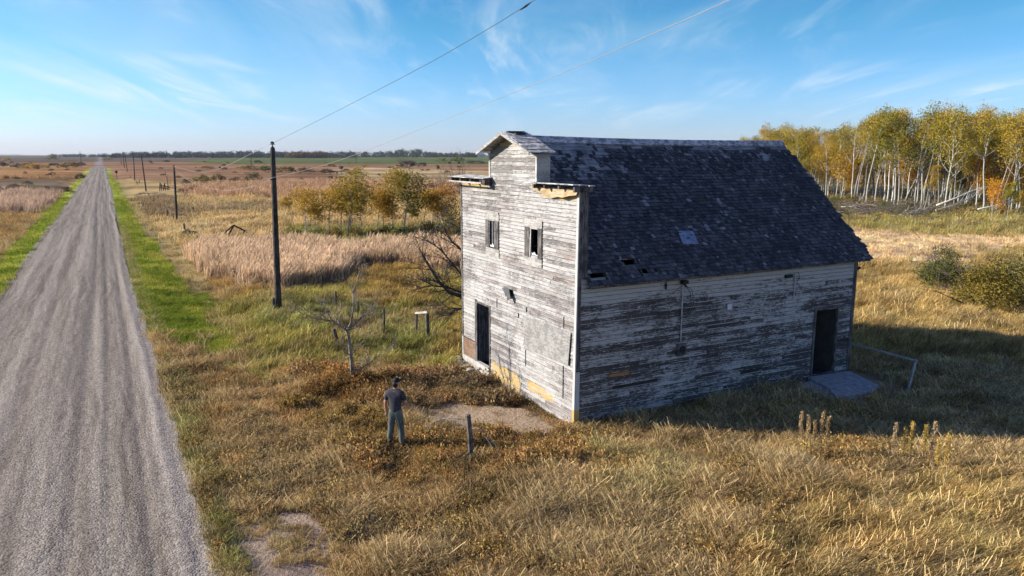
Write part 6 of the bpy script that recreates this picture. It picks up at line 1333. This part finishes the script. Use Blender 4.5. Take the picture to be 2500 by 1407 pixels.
# ------------------------------------------------------------------ the man
def skin_mesh(name, nodes, edges, mat, parent, root_i=0, sub=2):
    me = bpy.data.meshes.new(name); me.from_pydata([n[:3] for n in nodes], edges, []); o = bpy.data.objects.new(name, me); COL.objects.link(o); me.materials.append(mat)
    if parent: o.parent = parent
    m = o.modifiers.new('skin', 'SKIN'); m.use_smooth_shade = True
    if not me.skin_vertices: me.skin_vertices.new()
    for i, n in enumerate(nodes): 
        r_ = n[3] if isinstance(n[3], tuple) else (n[3], n[3]); me.skin_vertices[0].data[i].radius = r_; me.skin_vertices[0].data[i].use_root = (i == root_i)
    s = o.modifiers.new('sub', 'SUBSURF'); s.levels = sub; s.render_levels = sub; return o
M['skin'] = simple('skin', (.50, .27, .19), (.44, .23, .16), 6, .6, 0)
M['shirt'] = simple('grey_tshirt', (.040, .040, .050), (.065, .062, .075), 9, .9, .4)
M['trousers'] = simple('work_trousers', (.055, .065, .060), (.14, .16, .15), 7, .9, .5, sc3=(1, 1, .35))
M['cap'] = simple('black_cap', (.012, .012, .012), (.02, .02, .02), 6, .8, .1); M['boot'] = simple('boots', (.04, .03, .02), (.06, .045, .03), 8)
PX, PY, PZ = on_ground(968, 1088)
man = empty('person', (PX, PY, PZ + 0.02), -0.25, 'man in black cap, dark t-shirt and grey trousers looking up at the store', 'person')
N = [(0, 0, .99, (.12, .085)), (0, 0, 1.14, (.115, .08)), (0, .01, 1.32, (.13, .085)), (0, .0, 1.45, (.14, .085)), (0.0, .01, 1.545, .055), (.015, .02, 1.60, .058), (.03, .03, 1.66, (.078, .088)), (.035, .03, 1.74, (.082, .098)), (.035, .02, 1.80, (.06, .07)),
     (-.19, 0, 1.455, .062), (-.265, -.01, 1.20, .043), (-.285, .05, .97, .030), (-.285, .06, .90, (.036, .018)),
     (.19, 0, 1.455, .062), (.275, .02, 1.22, .044), (.17, .25, 1.16, .032), (.12, .30, 1.17, (.020, .036)),
     (-.10, 0, .93, .095), (-.145, .03, .52, .062), (-.205, 0, .10, .042), (-.215, .12, .05, .038),
     (.10, 0, .93, .095), (.125, .04, .52, .062), (.155, 0, .10, .042), (.175, .12, .05, .038)]
E_ = [(0, 1), (1, 2), (2, 3), (3, 4), (4, 5), (5, 6), (6, 7), (7, 8), (3, 9), (9, 10), (10, 11), (11, 12), (3, 13), (13, 14), (14, 15), (15, 16), (0, 17), (17, 18), (18, 19), (19, 20), (0, 21), (21, 22), (22, 23), (23, 24)]
for k, (dx, dl) in enumerate([(-.024, .075), (-.008, .088), (.008, .082), (.022, .066)]):   # fingers
    b0 = len(N); N += [(-.285 + dx * .3, .06 + dx, .86, .0095), (-.283 + dx * .2, .075 + dx, .86 - dl * .55, .0085), (-.275, .09 + dx, .86 - dl, .0075)]; E_ += [(12, b0), (b0, b0 + 1), (b0 + 1, b0 + 2)]
    b0 = len(N); N += [(.085, .315, 1.17 + dx, .0095), (.085 - dl * .5, .32, 1.165 + dx, .0085), (.085 - dl * .8, .30, 1.155 + dx, .0075)]; E_ += [(16, b0), (b0, b0 + 1), (b0 + 1, b0 + 2)]
b0 = len(N); N += [(-.27, .095, .90, .011), (-.262, .115, .865, .009)]; E_ += [(11, b0), (b0, b0 + 1)]
b0 = len(N); N += [(.13, .29, 1.205, .011), (.10, .285, 1.225, .009)]; E_ += [(15, b0), (b0, b0 + 1)]
b0 = len(N); N += [(.085, .115, 1.69, .012)]; E_ += [(6, b0)]            # nose, face turned up to the right
skin_mesh('body', N, E_, M['skin'], man)
sh = [(0, 0, .86, (.165, .125)), (0, 0, 1.12, (.162, .122)), (0, .01, 1.32, (.185, .13)), (0, 0, 1.465, (.175, .115)), (0, -.005, 1.60, .080), (-.195, 0, 1.455, .080), (-.255, -.005, 1.25, .064), (.195, 0, 1.455, .080), (.262, .015, 1.27, .064)]
skin_mesh('shirt', sh, [(0, 1), (1, 2), (2, 3), (3, 4), (3, 5), (5, 6), (3, 7), (7, 8)], M['shirt'], man)
tq = [(0, 0, 1.14, (.140, .108)), (0, 0, .95, (.15, .12)), (-.10, 0, .88, .112), (-.145, .03, .52, .084), (-.20, 0, .12, .078), (.10, 0, .88, .112), (.125, .04, .52, .084), (.155, 0, .12, .078)]
skin_mesh('trousers', tq, [(0, 1), (1, 2), (2, 3), (3, 4), (1, 5), (5, 6), (6, 7)], M['trousers'], man, 1)
for s, x in ((-1, -.21), (1, .165)): skin_mesh('boot', [(x, -.03, .05, .055), (x, .06, .045, .052), (x + s * .01, .16, .04, .045), (x, -.01, .14, .052)], [(0, 1), (1, 2), (0, 3)], M['boot'], man)
# cap with its peak pointing up to the right, dark hair below it
import itertools
mb = MB(); n1, n2 = 7, 16; hc = np.array([.035, .02, 1.765]); vs = []
for i in range(n1):
    th = (math.pi * .54) * i / (n1 - 1)
    for j in range(n2): ph = 2 * math.pi * j / n2; vs.append(hc + np.array([.097 * math.sin(th) * math.cos(ph), .112 * math.sin(th) * math.sin(ph), .098 * math.cos(th) + .01]))
fs = [(i * n2 + j, (i + 1) * n2 + j, (i + 1) * n2 + (j + 1) % n2, i * n2 + (j + 1) % n2) for i in range(n1 - 1) for j in range(n2)]; mb.add(vs, fs)
dirp = unit([.75, .62, .42]); sd = unit(np.cross(dirp, [0, 0, 1])); c0 = hc + np.array([.045, .06, .01]); pk = []
for t in np.linspace(-1, 1, 9): pk.append(c0 + sd * t * .075 + dirp * (.035 + .10 * math.sqrt(max(0, 1 - t * t))))
bk = [c0 + sd * t * .075 for t in np.linspace(-1, 1, 9)]; vs = bk + pk + [v + [0, 0, .008] for v in bk] + [v + [0, 0, .008] for v in pk]
fs = [(i, i + 9, i + 10, i + 1) for i in range(8)] + [(i + 18, i + 19, i + 28, i + 27) for i in range(8)] + [(i + 9, i + 27, i + 28, i + 10) for i in range(8)]; mb.add(vs, fs); mb.build('cap', M['cap'], man, smooth=True)
skin_mesh('hair', [(.022, -.012, 1.745, (.092, .098)), (.012, -.022, 1.66, (.076, .074)), (.008, -.02, 1.615, (.06, .055))], [(0, 1), (1, 2)], M['cap'], man)
# ------------------------------------------------------------------ thin autumn haze
mb = MB(); mb.box(-9600, 9600, -9600, 9600, -14, 110)
hm = bpy.data.materials.new('haze'); hm.use_nodes = True; hn = NT(hm.node_tree)
for n_ in list(hn.n): hn.n.remove(n_)
ho = hn.new('ShaderNodeOutputMaterial'); hv_ = hn.new('ShaderNodeVolumePrincipled'); hv_.inputs['Color'].default_value = (.80, .88, 1.0, 1); hv_.inputs['Density'].default_value = 4.2e-5; hv_.inputs['Anisotropy'].default_value = 0.0
hn.l.new(hv_.outputs[0], ho.inputs['Volume'])
hz_ = mb.build('haze', hm); tag(hz_, 'pale haze over the far fields', 'haze', kind='stuff')
scene.cycles.volume_bounces = 0
